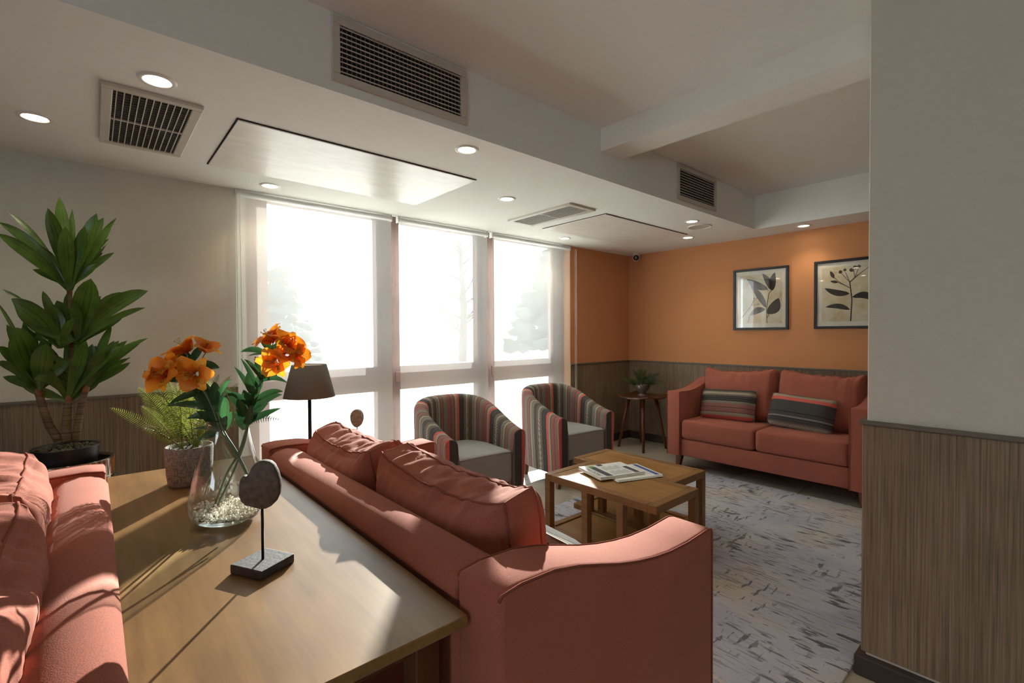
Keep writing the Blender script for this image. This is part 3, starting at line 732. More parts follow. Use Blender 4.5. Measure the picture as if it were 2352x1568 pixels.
# ------------------------------------------------------------------ coffee tables (two interlocking)
def coffee(label, x0, x1, y0, y1, zt, legs, sy0, sy1, shelf_x):
    t = thing('coffee_table', label, 'table', ((x0+x1)/2, (y0+y1)/2, 0), 0, 'pair of interlocking coffee tables'); cx, cy = (x0+x1)/2, (y0+y1)/2
    w, l = (x1-x0)/2, (y1-y0)/2; fr = .06
    for a, b, c, d in ((-w, w, l-fr, l), (-w, w, -l, -l+fr), (-w, -w+fr, -l+fr, l-fr), (w-fr, w, -l+fr, l-fr)):
        mk('top_rail', box(a, b, c, d, zt-.05, zt, .003, 1), 'coffee_frame_wood', t)
    mk('top_panel', box(-w+fr, w-fr, -l+fr, l-fr, zt-.03, zt-.0035), 'coffee_wood', t)
    for x, y in legs: mk('leg', box(x-cx-.025, x-cx+.025, y-cy-.025, y-cy+.025, .05 if sy0-.01 <= y <= sy1+.01 else 0.014, zt-.05, .002, 1), 'coffee_frame_wood', t)
    a0, a1 = shelf_x[0]-cx, shelf_x[1]-cx; b0, b1 = sy0-cy, sy1-cy
    for a, b, c, d in ((a0, a1, b1-.05, b1), (a0, a1, b0, b0+.05), (a0, a0+.05, b0+.05, b1-.05), (a1-.05, a1, b0+.05, b1-.05)):
        mk('base_rail', box(a, b, c, d, .014, .055, .002, 1), 'coffee_frame_wood', t)
    mk('base_panel', box(a0+.05, a1-.05, b0+.05, b1-.05, .018, .045), 'coffee_wood', t)
coffee('oak coffee table carrying the newspapers, nearer the sofa at the console table', 2.45, 2.948, 1.54, 2.455, .437, [(2.475, 2.43), (2.475, 2.085), (2.475, 1.80), (2.923, 1.565), (2.923, 2.43), (2.923, 1.85)], 1.78, 2.455, (2.45, 2.948))
coffee('oak coffee table slotted against the other one, nearer the sofa on the orange wall', 2.953, 3.39, 1.72, 2.625, .432, [(3.365, 1.745), (3.365, 2.60), (2.978, 2.35), (2.978, 2.02), (3.365, 2.2)], 1.80, 2.625, (2.953, 3.39))

# newspapers
def text_obj(s, size, mat, parent, loc, rot=(0, 0, 0), align='LEFT'):
    cu = D.curves.new('t', 'FONT'); cu.body = s; cu.size = size; cu.align_x = align
    o = D.objects.new('t', cu); COL.objects.link(o); dg = bpy.context.evaluated_depsgraph_get(); me = D.meshes.new_from_object(o.evaluated_get(dg)); D.objects.remove(o)
    me.materials.clear(); me.materials.append(MATS[mat]); r = link(D.objects.new('headline', me), parent); r.location = loc; r.rotation_euler = rot; return r
def paper(label, loc, rz, w, l, th, curl, prints):
    t = thing('newspaper', label, 'newspaper', loc, rz, 'newspapers on the coffee table')
    def zz(x, y): return curl*(max(0, y/l+.1))**2-curl*.4*math.sin(PI*(x/w+.5))*.4+.0004
    for k in range(3):
        bm = bmesh.new(); nx, ny = 10, 8; g = []; sh = (.008*k, -.006*k)
        z0 = th*(k)/3
        for lev in (0, th/3*.85):
            g.append([[bm.verts.new((-w/2+w*i/nx+sh[0], -l/2+l*j/ny+sh[1], z0+lev+(zz(-w/2+w*i/nx, -l/2+l*j/ny) if k else 0)*.5*k)) for i in range(nx+1)] for j in range(ny+1)])
        for lev in (0, 1):
            for j in range(ny):
                for i in range(nx):
                    q = (g[lev][j][i], g[lev][j][i+1], g[lev][j+1][i+1], g[lev][j+1][i]); bm.faces.new(q if lev else q[::-1])
        edge = [(j, 0) for j in range(ny)]+[(ny, i) for i in range(nx)]+[(j, nx) for j in range(ny, 0, -1)]+[(0, i) for i in range(nx, 0, -1)]
        for (a, b), (c, d) in zip(edge, edge[1:]+edge[:1]): bm.faces.new((g[0][a][b], g[1][a][b], g[1][c][d], g[0][c][d]))
        mk('page', bm, 'paper_white', t)
    def patch(x0, x1, y0, y1, mat, name='print_block'):
        bm = bmesh.new(); n = 6; rows = []
        for j in range(n+1):
            rows.append([bm.verts.new((x0+(x1-x0)*i/n+.016, y0+(y1-y0)*j/n-.012, th*.95+zz(x0+(x1-x0)*i/n, y0+(y1-y0)*j/n)+.0012)) for i in range(n+1)])
        for j in range(n):
            for i in range(n): bm.faces.new((rows[j][i], rows[j][i+1], rows[j+1][i+1], rows[j+1][i]))
        mk(name, bm, mat, t)
    for p in prints: patch(*p)
    return t, zz
ZP = .4375
paper('folded newspaper with a blue stripe under the other newspaper', (2.885, 2.045, ZP), math.radians(70), .31, .37, .008, .003, [(-.14, .14, -.168, -.135, 'paper_blue'), (-.12, .10, -.11, -.105, 'paper_grey')])
pr = [(-.135, .09, .075, .125, 'paper_dark'), (.09, .125, .075, .125, 'paper_green'), (-.135, .03, -.155, -.115, 'paper_dark'), (.10, .14, .0, .045, 'paper_dark')]
for r_ in range(9):
    for c_ in range(2): pr.append((-.12+.11*c_+.006*(r_ % 2), -.025+.11*c_-.012*(r_ % 3), -.095+.017*r_, -.087+.017*r_, 'paper_grey'))
t1, zz1 = paper('folded newspaper with dark headline lying on top of the other newspaper', (2.80, 2.13, ZP+.0096), math.radians(72), .29, .37, .013, .008, pr)
text_obj('PROCURO', .042, 'ink', t1, (-.10, .136, .0185))

# ------------------------------------------------------------------ corner table and its plant
t = thing('corner_table', 'dark wooden side table with four splayed legs in the orange corner', 'table', (5.20, 3.47, 0))
bm = bmesh.new(); g = []; n = 14; hs = .27
def tt(u, v):
    k = 1-.10*(1-max(abs(u), abs(v)))*0
    x, y = hs*u*(1-.12*v*v), hs*v*(1-.12*u*u); return x, y, .655+.03*(abs(u*v))**2.2
for lev in (0, -.018):
    g.append([[bm.verts.new((lambda c: (c[0], c[1], c[2]+lev))(tt(-1+2*i/n, -1+2*j/n))) for i in range(n+1)] for j in range(n+1)])
for j in range(n):
    for i in range(n):
        bm.faces.new((g[0][j][i], g[0][j][i+1], g[0][j+1][i+1], g[0][j+1][i])); bm.faces.new((g[1][j][i], g[1][j+1][i], g[1][j+1][i+1], g[1][j][i+1]))
ed = [(0, i) for i in range(n)]+[(j, n) for j in range(n)]+[(n, i) for i in range(n, 0, -1)]+[(j, 0) for j in range(n, 0, -1)]
for (a, b), (c, d) in zip(ed, ed[1:]+ed[:1]): bm.faces.new((g[0][a][b], g[0][c][d], g[1][c][d], g[1][a][b]))
sharp(mk('table_top', bm, 'dark_leg_wood', t, True))
for a in range(4):
    an = PI/4+a*PI/2-.15; mk('leg', taper_leg(.645, .026, .016, 8, (.13*math.cos(an), .13*math.sin(an))), 'dark_leg_wood', t, True, (.16*math.cos(an), .16*math.sin(an), .645))
def frond(base, tip, arch, w, n=26, fac=None, dens=1.0):
    """a feather of narrow leaflets either side of a thin rib"""
    bm = bmesh.new(); base, tip = Vector(base), Vector(tip); L = (tip-base).length
    mid = (base+tip)/2+Vector((0, 0, arch*L)); pts = bez(base, mid, tip, n)
    tube(pts, [.0022*(1-.7*i/n) for i in range(n+1)], 4, bm=bm)
    fac = fac or Vector((-.3, -.8, .6))
    for i in range(3, n+1):
        for h in (0, .5):
            if i == n and h: continue
            p = pts[i] if not h else (pts[i]+pts[min(i+1, n)])/2
            t_ = (i+h)/n; tg = (pts[min(i+1, n)]-pts[i-1]).normalized(); nn = (fac-tg*fac.dot(tg)).normalized(); sd = tg.cross(nn)
            ll = w*math.sin(PI*min(1, .12+.88*t_)**.9)**.7*(1 if t_ < .97 else .4)
            bw = L/n*.09*dens
            for s in (-1, 1):
                d = (sd*s+tg*.45).normalized()*ll; d.z -= .12*ll
                v = [bm.verts.new(p-tg*bw), bm.verts.new(p+tg*bw), bm.verts.new(p+d*.7+tg*bw*.7+nn*.002), bm.verts.new(p+d), bm.verts.new(p+d*.7-tg*bw*.7+nn*.002)]
                bm.faces.new((v[0], v[1], v[2], v[3], v[4]))
    return bm
t = thing('potted_plant', 'small green fern in a grey bowl on the dark corner table', 'plant', (5.20, 3.47, .656))
mk('pot', lathe([(0, 0), (.062, 0), (.058, .012), (.04, .024), (.05, .04), (.085, .09), (.092, .13), (.086, .15), (.08, .15), (.084, .125), (.07, .11), (0, .11)], 32), 'silver_bowl', t, True)
rr = random.Random(4)
for k in range(30):
    a = k*2.4; L = rr.uniform(.13, .27); el = rr.uniform(.15, 1.25); b0 = Vector((.02*math.cos(a), .02*math.sin(a), .12))
    mk('frond', frond(b0, b0+Vector((math.cos(a)*math.cos(el)*L, math.sin(a)*math.cos(el)*L, math.sin(el)*L*.9)), .15, .04, 13, dens=1.9), 'dark_fern_leaf', t)
for sgn, hh, ll in ((Vector((.62, -.75, 0)), .10, .27), (Vector((.7, -.7, 0)), .19, .22), (Vector((-.7, .6, 0)), .13, .22)):
    b0 = Vector((0, 0, .12)); mk('frond', frond(b0, b0+sgn*ll+Vector((0, 0, hh-.04)), .2, .03, 10, dens=1.9), 'dark_fern_leaf', t)

# ------------------------------------------------------------------ framed prints on the orange wall
def leafpoly(base, tip, w, bend=0, n=9):
    b, t_ = Vector(base), Vector(tip); d = t_-b; nrm = Vector((-d.y, d.x)); nrm.normalize(); c = [b+d*(i/n)+nrm*bend*math.sin(PI*i/n) for i in range(n+1)]
    wd = [w*math.sin(PI*(i/n)**.85)**.75/2 for i in range(n+1)]
    return [c[i]+nrm*wd[i] for i in range(n+1)]+[c[i]-nrm*wd[i] for i in range(n-1, 0, -1)]
def framed(label, yc, zc, w, h, art):
    t = thing('framed_print', label, 'picture', (5.6, yc, zc), 0, 'botanical prints on the orange wall'); t.rotation_euler = (0, 0, -PI/2)   # local x runs along the wall, local y out into the room (negative)
    f = .026
    for a, b, c, d in ((-w/2, w/2, h/2-f, h/2), (-w/2, w/2, -h/2, -h/2+f), (-w/2, -w/2+f, -h/2+f, h/2-f), (w/2-f, w/2, -h/2+f, h/2-f)):
        mk('frame_rail', box(a, b, -.026, -.001, c, d, .002, 1), 'black_frame', t)
    mk('mat_board', box(-w/2+f, w/2-f, -.010, -.002, -h/2+f, h/2-f), 'mat_board', t)
    m_ = .062; pr_ = mk('print_sheet', box(-w/2+m_+.005, w/2-m_-.005, -.0112, -.010, -h/2+m_+.01, h/2-m_-.01), 'art_paper', t)
    bm = bmesh.new(); sx, sz = (w-2*m_), (h-2*m_)
    def P(u, v): return (u*sx, v*sz)
    for kind, *a in art:
        if kind == 'leaf': poly = leafpoly(P(*a[0]), P(*a[1]), a[2]*sx, a[3]*sx)
        elif kind == 'line':
            pts = [Vector(P(*q)) for q in a[0]]; wd = a[1]*sx; poly = None
            for p, q in zip(pts, pts[1:]):
                d = (q-p).normalized(); nr = Vector((-d.y, d.x))*wd/2
                bm.faces.new([bm.verts.new((c.x, -.0118, c.y)) for c in (p+nr, q+nr, q-nr, p-nr)])
            continue
        else:
            c = Vector(P(*a[0])); r = a[1]*sx; poly = [c+Vector((math.cos(2*PI*i/14), math.sin(2*PI*i/14)))*r for i in range(14)]
        bm.faces.new([bm.verts.new((c.x, -.0118, c.y)) for c in poly])
    mk('leaf_motif', bm, 'ink', t)
    mk('glass', box(-w/2+f, w/2-f, -.0165, -.0145, -h/2+f, h/2-f), 'picture_glass', t)
A1 = [('line', [(.16, -.48), (.15, -.2), (.20, .1), (.30, .2)], .018), ('leaf', (.28, .15), (.33, .5), .16, .03), ('leaf', (.26, .16), (.05, .5), .14, -.03), ('leaf', (.18, .18), (-.32, .42), .17, .03), ('leaf', (.14, -.18), (-.22, .28), .14, -.03), ('leaf', (.12, -.2), (-.24, -.32), .15, -.04), ('line', [(.20, .15), (.02, .26), (-.1, .3)], .012),
      ('leaf', (.17, -.30), (.42, .0), .25, -.05), ('line', [(.16, -.38), (.26, -.22)], .014), ('line', [(-.42, -.36), (-.2, -.12), (-.14, .0)], .012), ('line', [(-.2, -.12), (-.04, -.1)], .008), ('line', [(-.18, -.08), (-.08, .02)], .008), ('dot', (-.14, .02), .014), ('dot', (-.07, .03), .014), ('dot', (-.03, -.1), .014), ('line', [(-.24, -.32), (-.28, -.46)], .012)]
A2 = [('line', [(.05, -.48), (.07, -.1), (.03, .2), (.18, .32)], .02), ('leaf', (.04, -.28), (-.42, -.22), .11, -.05), ('leaf', (.03, .0), (-.44, .12), .13, .04), ('leaf', (.07, -.06), (.48, -.16), .14, .09), ('line', [(.03, .1), (-.14, .2), (-.26, .3)], .012), ('leaf', (-.26, .29), (-.33, .42), .07, 0), ('line', [(.0, .12), (-.2, .22)], .012), ('leaf', (-.18, .21), (-.33, .24), .06, 0),
      ('line', [(.03, .2), (-.12, .36)], .012), ('line', [(.03, .2), (-.05, .38)], .012), ('dot', (-.14, .39), .035), ('dot', (-.06, .42), .03), ('line', [(.12, .28), (.1, .4)], .012), ('line', [(.12, .28), (.18, .42)], .012), ('dot', (.06, .41), .04), ('dot', (.12, .45), .04), ('dot', (.19, .46), .035), ('line', [(.18, .32), (.4, .46)], .014), ('dot', (.42, .47), .035)]
framed('black framed botanical print over the window-side half of the sofa, leaves pointing upward', 2.21, 1.815, .585, .685, A1)
framed('black framed botanical print with berries, partly hidden by the pillar', 1.385, 1.82, .585, .685, A2)

# ------------------------------------------------------------------ window-side lamp table, lamp and small sculpture
LT = Vector((1.20, 3.20, 0)); ZL = .66
t = thing('lamp_table', 'narrow dark side table behind the sofa, holding the lamp by the blind', 'table', LT)
mk('table_top', box(-.32, .32, -.16, .16, ZL-.03, ZL, .004), 'dark_leg_wood', t)
for x in (-.28, .28):
    for y in (-.13, .13): mk('leg', box(x-.018, x+.018, y-.018, y+.018, 0, ZL-.03), 'dark_leg_wood', t)
lp = atY(711, 912, 3.2)
t = thing('table_lamp', 'table lamp with tapered grey brown shade behind the sofa back', 'lamp', (lp.x, 3.2, ZL))
mk('base', lathe([(0, 0), (.075, 0), (.075, .012), (.05, .02), (.012, .026), (0, .026)], 32), 'dark_metal', t, True)
mk('stem', lathe([(.011, .02), (.011, .47), (0, .47)], 16), 'dark_metal', t, True)
zb, ztp = 1.045-ZL, 1.255-ZL
mk('shade', lathe([(.157, zb), (.106, ztp), (.103, ztp), (.154, zb)], 40, close=True), 'lamp_shade', t, True)
mk('shade_ring', lathe([(.104, ztp-.012), (.104, ztp-.006), (.012, ztp-.02), (.012, ztp-.028)], 24), 'shade_inside', t)
bl = bmesh.new(); bmesh.ops.create_uvsphere(bl, u_segments=16, v_segments=10, radius=.028, matrix=Matrix.Translation((0, 0, .50))); mk('bulb', bl, 'white_plastic', t, True)

STONE = [(640, 930), (656, 936), (672, 916), (686, 884), (704, 862), (728, 848), (756, 845), (786, 852), (808, 872), (826, 912), (838, 960), (840, 1000), (834, 1045), (815, 1085), (790, 1110), (760, 1124), (728, 1124), (690, 1112), (650, 1100), (625, 1075), (615, 1040), (618, 985), (624, 950)]
def sculpture(label, loc, rz, face, sc, zr, zs_, outline, th, base=.052, mat='stone'):
    t = thing('stone_sculpture', label, 'sculpture', loc, rz)
    mk('base_block', box(-base, base, -base, base, 0, .023, .003, 2), 'slate', t)
    mk('rod', lathe([(0, .02), (.0035, .02), (.0035, zr+.01), (0, zr+.01)], 10), 'dark_metal', t, True)
    bm = prism([((x-735)*sc, (985-y)*sc+zs_) for x, y in outline], -th/2, th/2, 'y', .006, 3)
    s = sharp(mk('stone_disc', bm, mat, t, True), 50); s.rotation_euler = (0, 0, face-rz)
sculpture('grey stone disc with a notched edge on a rod, on the console table', (.318, 1.335, ZT), math.radians(28), -YAW+.1, 1/2.45/925, .15, .215, STONE, .024)
EGG = [(735+95*math.cos(a)*(1+.12*math.sin(a)), 985-135*math.sin(a)) for a in [2*PI*i/20 for i in range(20)]]
sp = atY(820, 960, 3.2)
sculpture('small speckled egg-shaped stone on a rod beside the table lamp', (sp.x, 3.2, ZL), .3, -YAW, 1/2.45/900*1.02, sp.z-ZL-.05, sp.z-ZL, EGG, .035, .045, 'pale_stone')

# ------------------------------------------------------------------ concrete pot fern on the console
FB = Vector((.285, 2.30, ZT))
t = thing('potted_fern', 'yellow green fern in a woven textured concrete pot on the console table', 'plant', FB)
mk('pot', lathe([(0, 0), (.066, 0), (.073, .006), (.079, .05), (.083, .148), (.081, .153), (.075, .153), (.073, .135), (0, .13)], 40), 'woven_concrete', t, True)
mk('soil', lathe([(.074, .137), (.04, .143), (0, .145)], 24), 'soil', t, True)
tips = [(314, 888), (333, 868), (322, 932), (352, 905), (385, 868), (412, 872), (448, 862), (482, 870), (505, 858), (530, 862), (548, 880), (560, 905), (650, 964), (585, 930), (345, 950), (370, 920), (430, 905), (470, 900), (520, 910), (540, 945)]
rr = random.Random(9); b0p = atD(438, 1018, 1.9)
for k, (x, y) in enumerate(tips):
    dep = 1.9+rr.uniform(-.09, .10)+(.10 if x > 560 else 0)
    tp = atD(x, y, dep)-FB; a = rr.uniform(0, 2*PI); b0 = Vector((.03*math.cos(a), .03*math.sin(a), .14))
    mk('frond', frond(b0, tp, .12+.1*abs(x-440)/200, .034, 20), 'fern_leaf' if x < 600 else 'dark_fern_leaf', t)
for k in range(5):
    a = k*2.4+.5; L = rr.uniform(.2, .3); el = rr.uniform(.6, 1.3); b0 = Vector((.025*math.cos(a), .025*math.sin(a), .14))
    mk('frond', frond(b0, b0+Vector((math.cos(a)*math.cos(el)*L, math.sin(a)*math.cos(el)*L, math.sin(el)*L)), .14, .03, 20), 'fern_leaf', t)

# ------------------------------------------------------------------ glass vase with two flower sprays
VB = Vector((.318, 1.752, ZT)); VD = (VB-EYE).dot(fwd)
t = thing('glass_vase', 'clear glass teardrop vase with white pebbles on the console table', 'vase', VB)
outp = [(.062, .004), (.085, .012), (.102, .03), (.108, .055), (.106, .088), (.096, .14), (.083, .195), (.071, .245), (.063, .288), (.058, .325)]
inn = [(r-.0035, z) for r, z in outp[::-1] if z > .02]
mk('glass_wall', lathe(outp+[(.0565, .3265)]+inn, 48), 'vase_glass', t, True)
mk('glass_base', lathe([(0, .0005), (.058, .0005), (.066, .004), (.086, .0125), (.095, .022), (.08, .02), (0, .017)], 48), 'thick_glass', t, True)
bm = bmesh.new(); rr = random.Random(2)
for k in range(800):
    a = rr.uniform(0, 2*PI); r = .094*math.sqrt(rr.random()); hmax = .045+.012*math.cos(a-2.2)*(r/.09); z = rr.uniform(.026, hmax)
    s = rr.uniform(.0025, .0052)
    v = bmesh.ops.create_icosphere(bm, subdivisions=1, radius=s, matrix=Matrix.Translation((r*math.cos(a), r*math.sin(a), z)))['verts']
    for vv in v: vv.co += noise.noise_vector(vv.co*150)*s*.35
pe = mk('pebbles', bm, 'pebble', t); pe['kind'] = 'stuff'
def flower(parent, P, direction, size, seed):
    """six-petalled trumpet with stamens; local z is the way it faces"""
    rr = random.Random(seed); q = direction.to_track_quat('Z', 'Y')
    f = link(D.objects.new('flower', None), parent); f.location = P; f.rotation_euler = q.to_euler(); f.empty_display_size = .02
    for k in range(6):
        a = k*PI/3+rr.uniform(-.15, .15); inner = k % 2; L = size*(.95 if inner else 1.05); op = rr.uniform(.8, 1.15)
        bm = bmesh.new(); uv = bm.loops.layers.uv.verify(); n = 7; rows = []
        for i in range(n+1):
            t_ = i/n; r = .10*size+L*op*(t_**1.7)*.85; z = L*(t_*.9-.42*t_**3); w = size*(.36 if inner else .52)*(math.sin(PI*(.14+.80*t_))**.8)
            row = []
            for j in range(5):
                s = (j-2)/2; an = a; cx = r+abs(s)**2*w*-.12; y = s*w
                zz = z+.05*size*abs(s)*t_+.03*size*math.sin(9*t_+seed+j)
                row.append(bm.verts.new((cx*math.cos(an)-y*math.sin(an), cx*math.sin(an)+y*math.cos(an), zz)))
            rows.append(row)
        for i in range(n):
            for j in range(4):
                fc = bm.faces.new((rows[i][j], rows[i][j+1], rows[i+1][j+1], rows[i+1][j])); fc.smooth = True
                for lp, (u, v) in zip(fc.loops, ((j, i), (j+1, i), (j+1, i+1), (j, i+1))): lp[uv].uv = (u/4, v/n)
        mk('petal', bm, 'petal_inner' if inner else 'petal', f)
    bm = bmesh.new()
    for k in range(5):
        a = k*1.26; e = Vector((.16*size*math.cos(a), .16*size*math.sin(a), size*.8)); tube(bez(Vector((0, 0, 0)), Vector((0, 0, size*.5)), e, 4), size*.012, 4, bm=bm)
        bmesh.ops.create_icosphere(bm, subdivisions=1, radius=size*.035, matrix=Matrix.Translation(e))
    mk('stamens', bm, 'gold', f)
def spray(label, paths, leaves, flowers, seed):
    rr = random.Random(seed); base = VB+Vector((0, 0, .03))
    t = thing('flower_spray', label, 'flowers', base); PT = lambda x, y, d=0: atD(x, y, VD+d)-base
    for pts, r in paths:
        w = [PT(*p) for p in pts]; c = []
        for i in range(len(w)-1):
            p0, p1, p2, p3 = w[max(i-1, 0)], w[i], w[i+1], w[min(i+2, len(w)-1)]
            for k in range(5):
                s = k/5; c.append(.5*((2*p1)+(p2-p0)*s+(2*p0-5*p1+4*p2-p3)*s*s+(3*p1-p0-3*p2+p3)*s**3))
        c.append(w[-1]); mk('stem', tube(c, r, 7), 'stem_green', t, True)
    for (bx, by), (tx, ty), w in leaves:
        d0 = rr.uniform(-.012, .012); d1 = d0+rr.uniform(-.05, .05)
        fc = -ray(bx, by)+Vector((rr.uniform(-.6, .6), 0, rr.uniform(0, .9)))
        mk('leaf', leafmesh(PT(bx, by, d0), PT(tx, ty, d1), w/640, rr.uniform(.1, .28), fc, .3), 'lily_leaf', t)
    for (x, y), (dx, dy, dz), s in flowers:
        d = rgt*dx-upv*dy*-1-fwd*dz; flower(t, PT(x, y, rr.uniform(-.02, .02)), d.normalized(), s, seed+x)
    return t
spray('orange lily spray with broad cluster, leaning over the fern', 
      [([(588, 1135), (560, 1075), (528, 1020), (508, 990), (488, 935), (470, 900), (452, 875)], .0036), ([(580, 1150), (572, 1100), (545, 1040), (515, 992), (500, 950), (486, 925)], .0033), ([(456, 880), (440, 850), (428, 812)], .002), ([(456, 880), (462, 830), (476, 805)], .0016), ([(454, 878), (415, 868), (395, 860)], .002), ([(456, 880), (462, 868), (460, 860)], .002)],
      [((458, 900), (386, 930), 17), ((492, 942), (382, 933), 17), ((475, 930), (437, 878), 24), ((482, 935), (466, 878), 24), ((492, 930), (492, 876), 22), ((492, 925), (532, 870), 10), ((500, 945), (512, 898), 16), ((505, 965), (428, 962), 18), ((502, 978), (452, 944), 20), ((515, 988), (500, 935), 18), ((512, 988), (532, 945), 18), ((500, 990), (455, 1012), 18), ((505, 985), (440, 985), 14), ((452, 880), (362, 876), 17), ((455, 850), (502, 846), 13), ((440, 830), (467, 793), 15), ((448, 880), (400, 800), 20), ((470, 905), (410, 868), 22), ((478, 915), (452, 868), 22), ((490, 960), (470, 910), 22), ((512, 975), (520, 905), 18), ((508, 985), (475, 945), 22), ((462, 835), (505, 845), 14), ((446, 852), (420, 800), 16)],
      [((432, 808), (-.45, .75, .35), .062), ((468, 806), (.55, .75, .2), .046), ((388, 862), (-.1, .25, .9), .068), ((372, 866), (-.75, .25, .5), .060), ((455, 858), (.15, -.05, 1), .066), ((400, 848), (-.3, .6, .6), .058)], 41)
spray('orange lily spray standing taller, next to the table lamp shade',
      [([(492, 1165), (520, 1090), (548, 1040), (566, 985), (578, 930), (592, 895), (604, 865), (612, 835)], .0036), ([(500, 1160), (535, 1085), (560, 1020), (570, 975), (580, 930)], .0033), ([(606, 860), (618, 820), (628, 785)], .0018), ([(606, 860), (632, 815), (652, 795)], .0018), ([(606, 860), (628, 845), (640, 840)], .0018), ([(608, 855), (640, 815), (672, 812)], .0016), ([(606, 860), (612, 815), (600, 806)], .0015)],
      [((567, 952), (516, 893), 15), ((576, 932), (518, 900), 12), ((582, 908), (538, 842), 10), ((586, 905), (570, 853), 26), ((592, 892), (553, 823), 9), ((600, 868), (561, 825), 10), ((600, 872), (586, 818), 13), ((598, 875), (660, 879), 11), ((586, 918), (650, 899), 18), ((580, 938), (648, 906), 20), ((576, 952), (616, 926), 18), ((570, 968), (646, 937), 16), ((566, 972), (545, 915), 20), ((612, 842), (638, 868), 12), ((606, 808), (553, 808), 12), ((606, 812), (570, 817), 9), ((624, 805), (596, 776), 15), ((575, 935), (585, 880), 22), ((572, 950), (560, 895), 22), ((578, 935), (600, 885), 20), ((566, 975), (600, 940), 18), ((562, 985), (538, 945), 18), ((590, 900), (600, 850), 16), ((565, 975), (580, 930), 22), ((625, 800), (655, 785), 14), ((603, 868), (620, 850), 12)],
      [((628, 785), (-.45, .7, .4), .058), ((638, 782), (.1, .9, .2), .046), ((656, 795), (.7, .4, .4), .052), ((640, 828), (.0, -.15, 1), .060), ((660, 815), (.3, .4, .8), .050), ((675, 814), (.9, -.15, .2), .050)], 77)

# ------------------------------------------------------------------ tall dracaena in its planter
PYP = 3.38; PB = Vector((-.098, PYP, 0))
t = thing('planter', 'tall glossy planter with thin gold zigzag lines behind the sofa', 'planter', PB)
mk('body', lathe([(0, 0), (.13, 0), (.14, .01), (.17, .45), (.176, .80), (.174, .806), (.160, .806), (.158, .79), (.15, .5), (0, .48)], 48), 'planter_dark', t, True)
bm = bmesh.new()
for k in range(40):
    a0, a1 = 2*PI*k/40, 2*PI*(k+.4)/40
    for a, b in ((a0, a1), (a1+.02, 2*PI*(k+1)/40-.02)):
        za, zb_ = (.803, .72) if a == a0 else (.72, .803)
        rad = lambda z: .1705+(.1765-.1705)*(z-.45)/.35
        tube([(rad(za)*math.cos(a), rad(za)*math.sin(a), za), (rad(zb_)*math.cos(b), rad(zb_)*math.sin(b), zb_)], .0018, 4, bm=bm)
tube([(.1752*math.cos(2*PI*i/48), .1752*math.sin(2*PI*i/48), .715) for i in range(48)], .002, 4, True, bm=bm)
mk('gold_lines', bm, 'gold', t)
PO = Vector((-.112, PYP-.005, .4805))
t = thing('dracaena', 'tall leafy dracaena in a black pot set into the planter', 'plant', PO); PT = lambda x, y, d=0: atY(x, y, PYP+d)-PO
mk('pot', lathe([(0, 0), (.10, 0), (.12, .3), (.135, .395), (.137, .40), (.130, .40), (.127, .385), (0, .38)], 40), 'black_pot', t, True)
bm = bmesh.new(); rr = random.Random(12)
for k in range(260):
    a = rr.uniform(0, 2*PI); r = .122*math.sqrt(rr.random()); s = rr.uniform(.005, .010)
    bmesh.ops.create_icosphere(bm, subdivisions=1, radius=s, matrix=Matrix.Translation((r*math.cos(a), r*math.sin(a), .384+rr.uniform(0, .008))) @ Matrix.Diagonal((1, 1.2, .8, 1)))
o = mk('gravel', bm, 'gravel', t); o['kind'] = 'stuff'
def trunk(pts, r0, r1):
    w = [PT(*p) for p in pts]; n = len(w)-1; c = []
    for i in range(n):
        for k in range(4): c.append(w[i].lerp(w[i+1], k/4))
    c.append(w[-1]); mk('trunk', tube(c, [r0+(r1-r0)*i/(len(c)-1) for i in range(len(c))], 12), 'trunk', t, True)
    d = (w[-1]-w[-2]).normalized(); mk('trunk_tip', tube([w[-1]-d*.01, w[-1]+d*.012, w[-1]+d*.03], [r1*1.06, r1*1.08, r1*.7], 12), 'trunk_tip', t, True)
trunk([(135, 1012), (112, 975), (98, 935), (90, 905)], .019, .016); trunk([(154, 1014), (151, 980), (155, 940), (157, 918)], .023, .016)
trunk([(173, 1012), (180, 970), (188, 925), (196, 895)], .018, .015); trunk([(160, 1000, .05), (163, 900, .04), (163, 800, .03), (160, 670, .01)], .010, .011)
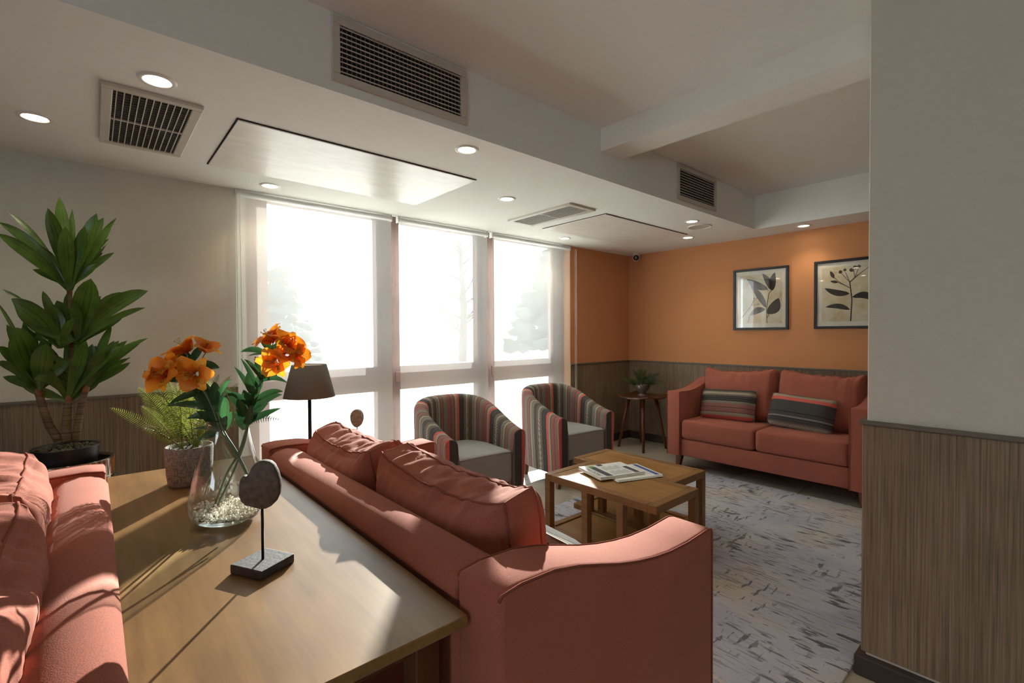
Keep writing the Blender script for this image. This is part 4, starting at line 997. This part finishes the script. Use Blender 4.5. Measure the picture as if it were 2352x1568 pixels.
def lv(base, tips):
    tips = list(tips)+[(base[0]+math.sin(a)*rr.uniform(70, 120), base[1]-math.cos(a)*rr.uniform(90, 150), rr.uniform(20, 34), rr.uniform(-.05, .16)) for a in [-1.2, -.75, -.3, .3, .75, 1.15]]
    for x, y, w, *o_ in tips:
        d0 = rr.uniform(-.02, .02); d1 = o_[0] if o_ else rr.uniform(-.16, .10); ar = o_[1] if len(o_) > 1 else rr.uniform(.05, .2)
        fc = -ray(*base).normalized()+Vector((rr.uniform(-.5, .5), rr.uniform(-.2, .2), rr.uniform(0, .8)))
        b = PT(base[0]+rr.uniform(-3, 3), base[1]+rr.uniform(-4, 4), d0)
        mk('leaf', leafmesh(b, PT(x, y, d1), w/540, ar, fc, .22, 10, lambda t_: max(.03, (.30+.70*min(1, t_/.45)**1.2 if t_ < .45 else 1)*(1 if t_ < .62 else math.cos((t_-.62)/.38*PI/2)**.75))), 'dracaena_leaf', t)
lv((160, 665), [(137, 452, 32, .1), (110, 478, 40, -.05), (166, 480, 18, .1), (222, 490, 40, -.08), (238, 500, 30, .05), (268, 500, 16, .12), (258, 512, 26, .0), (250, 548, 24, .1), (236, 580, 16, .1), (262, 580, 18, -.05), (18, 486, 15, .1, .22), (-4, 510, 26, .05, .25), (-6, 536, 38, -.08, .18), (85, 562, 28, .05, .15), (40, 560, 26, .12, .2), (150, 520, 36, -.12), (195, 520, 34, -.12)])
lv((176, 788), [(209, 640, 56, -.16, .08), (340, 668, 40, -.05, .25), (290, 672, 42, .10, .25), (334, 706, 18, -.02, .18), (130, 690, 40, .05), (172, 695, 26, -.1), (205, 690, 30, .05)])
lv((140, 798), [(26, 686, 60, -.10, .22), (6, 664, 16, .12, .2), (98, 668, 22, .05), (118, 700, 40, 0), (168, 730, 26, -.14), (60, 725, 44, .1)])
lv((90, 900), [(15, 745, 26, .08), (38, 752, 64, -.14, .12), (-6, 795, 30, -.05, .25), (-8, 830, 24, -.1, .22), (60, 728, 34, .1), (105, 790, 46, -.1), (-10, 690, 10, .15, .2), (30, 800, 40, .05)])
lv((157, 920), [(198, 782, 32, -.14, .12), (284, 792, 26, -.1, .2), (340, 776, 24, -.08, .2), (78, 872, 24, -.12, .5), (92, 785, 42, .0), (156, 774, 18, .05), (112, 850, 20, -.05), (300, 820, 20, .05)])
lv((197, 890), [(256, 745, 26, .05), (298, 822, 18, -.05, .2), (262, 782, 22, .08), (292, 782, 22, .1), (212, 790, 28, .05), (240, 800, 26, -.1), (320, 790, 20, .0, .2)])
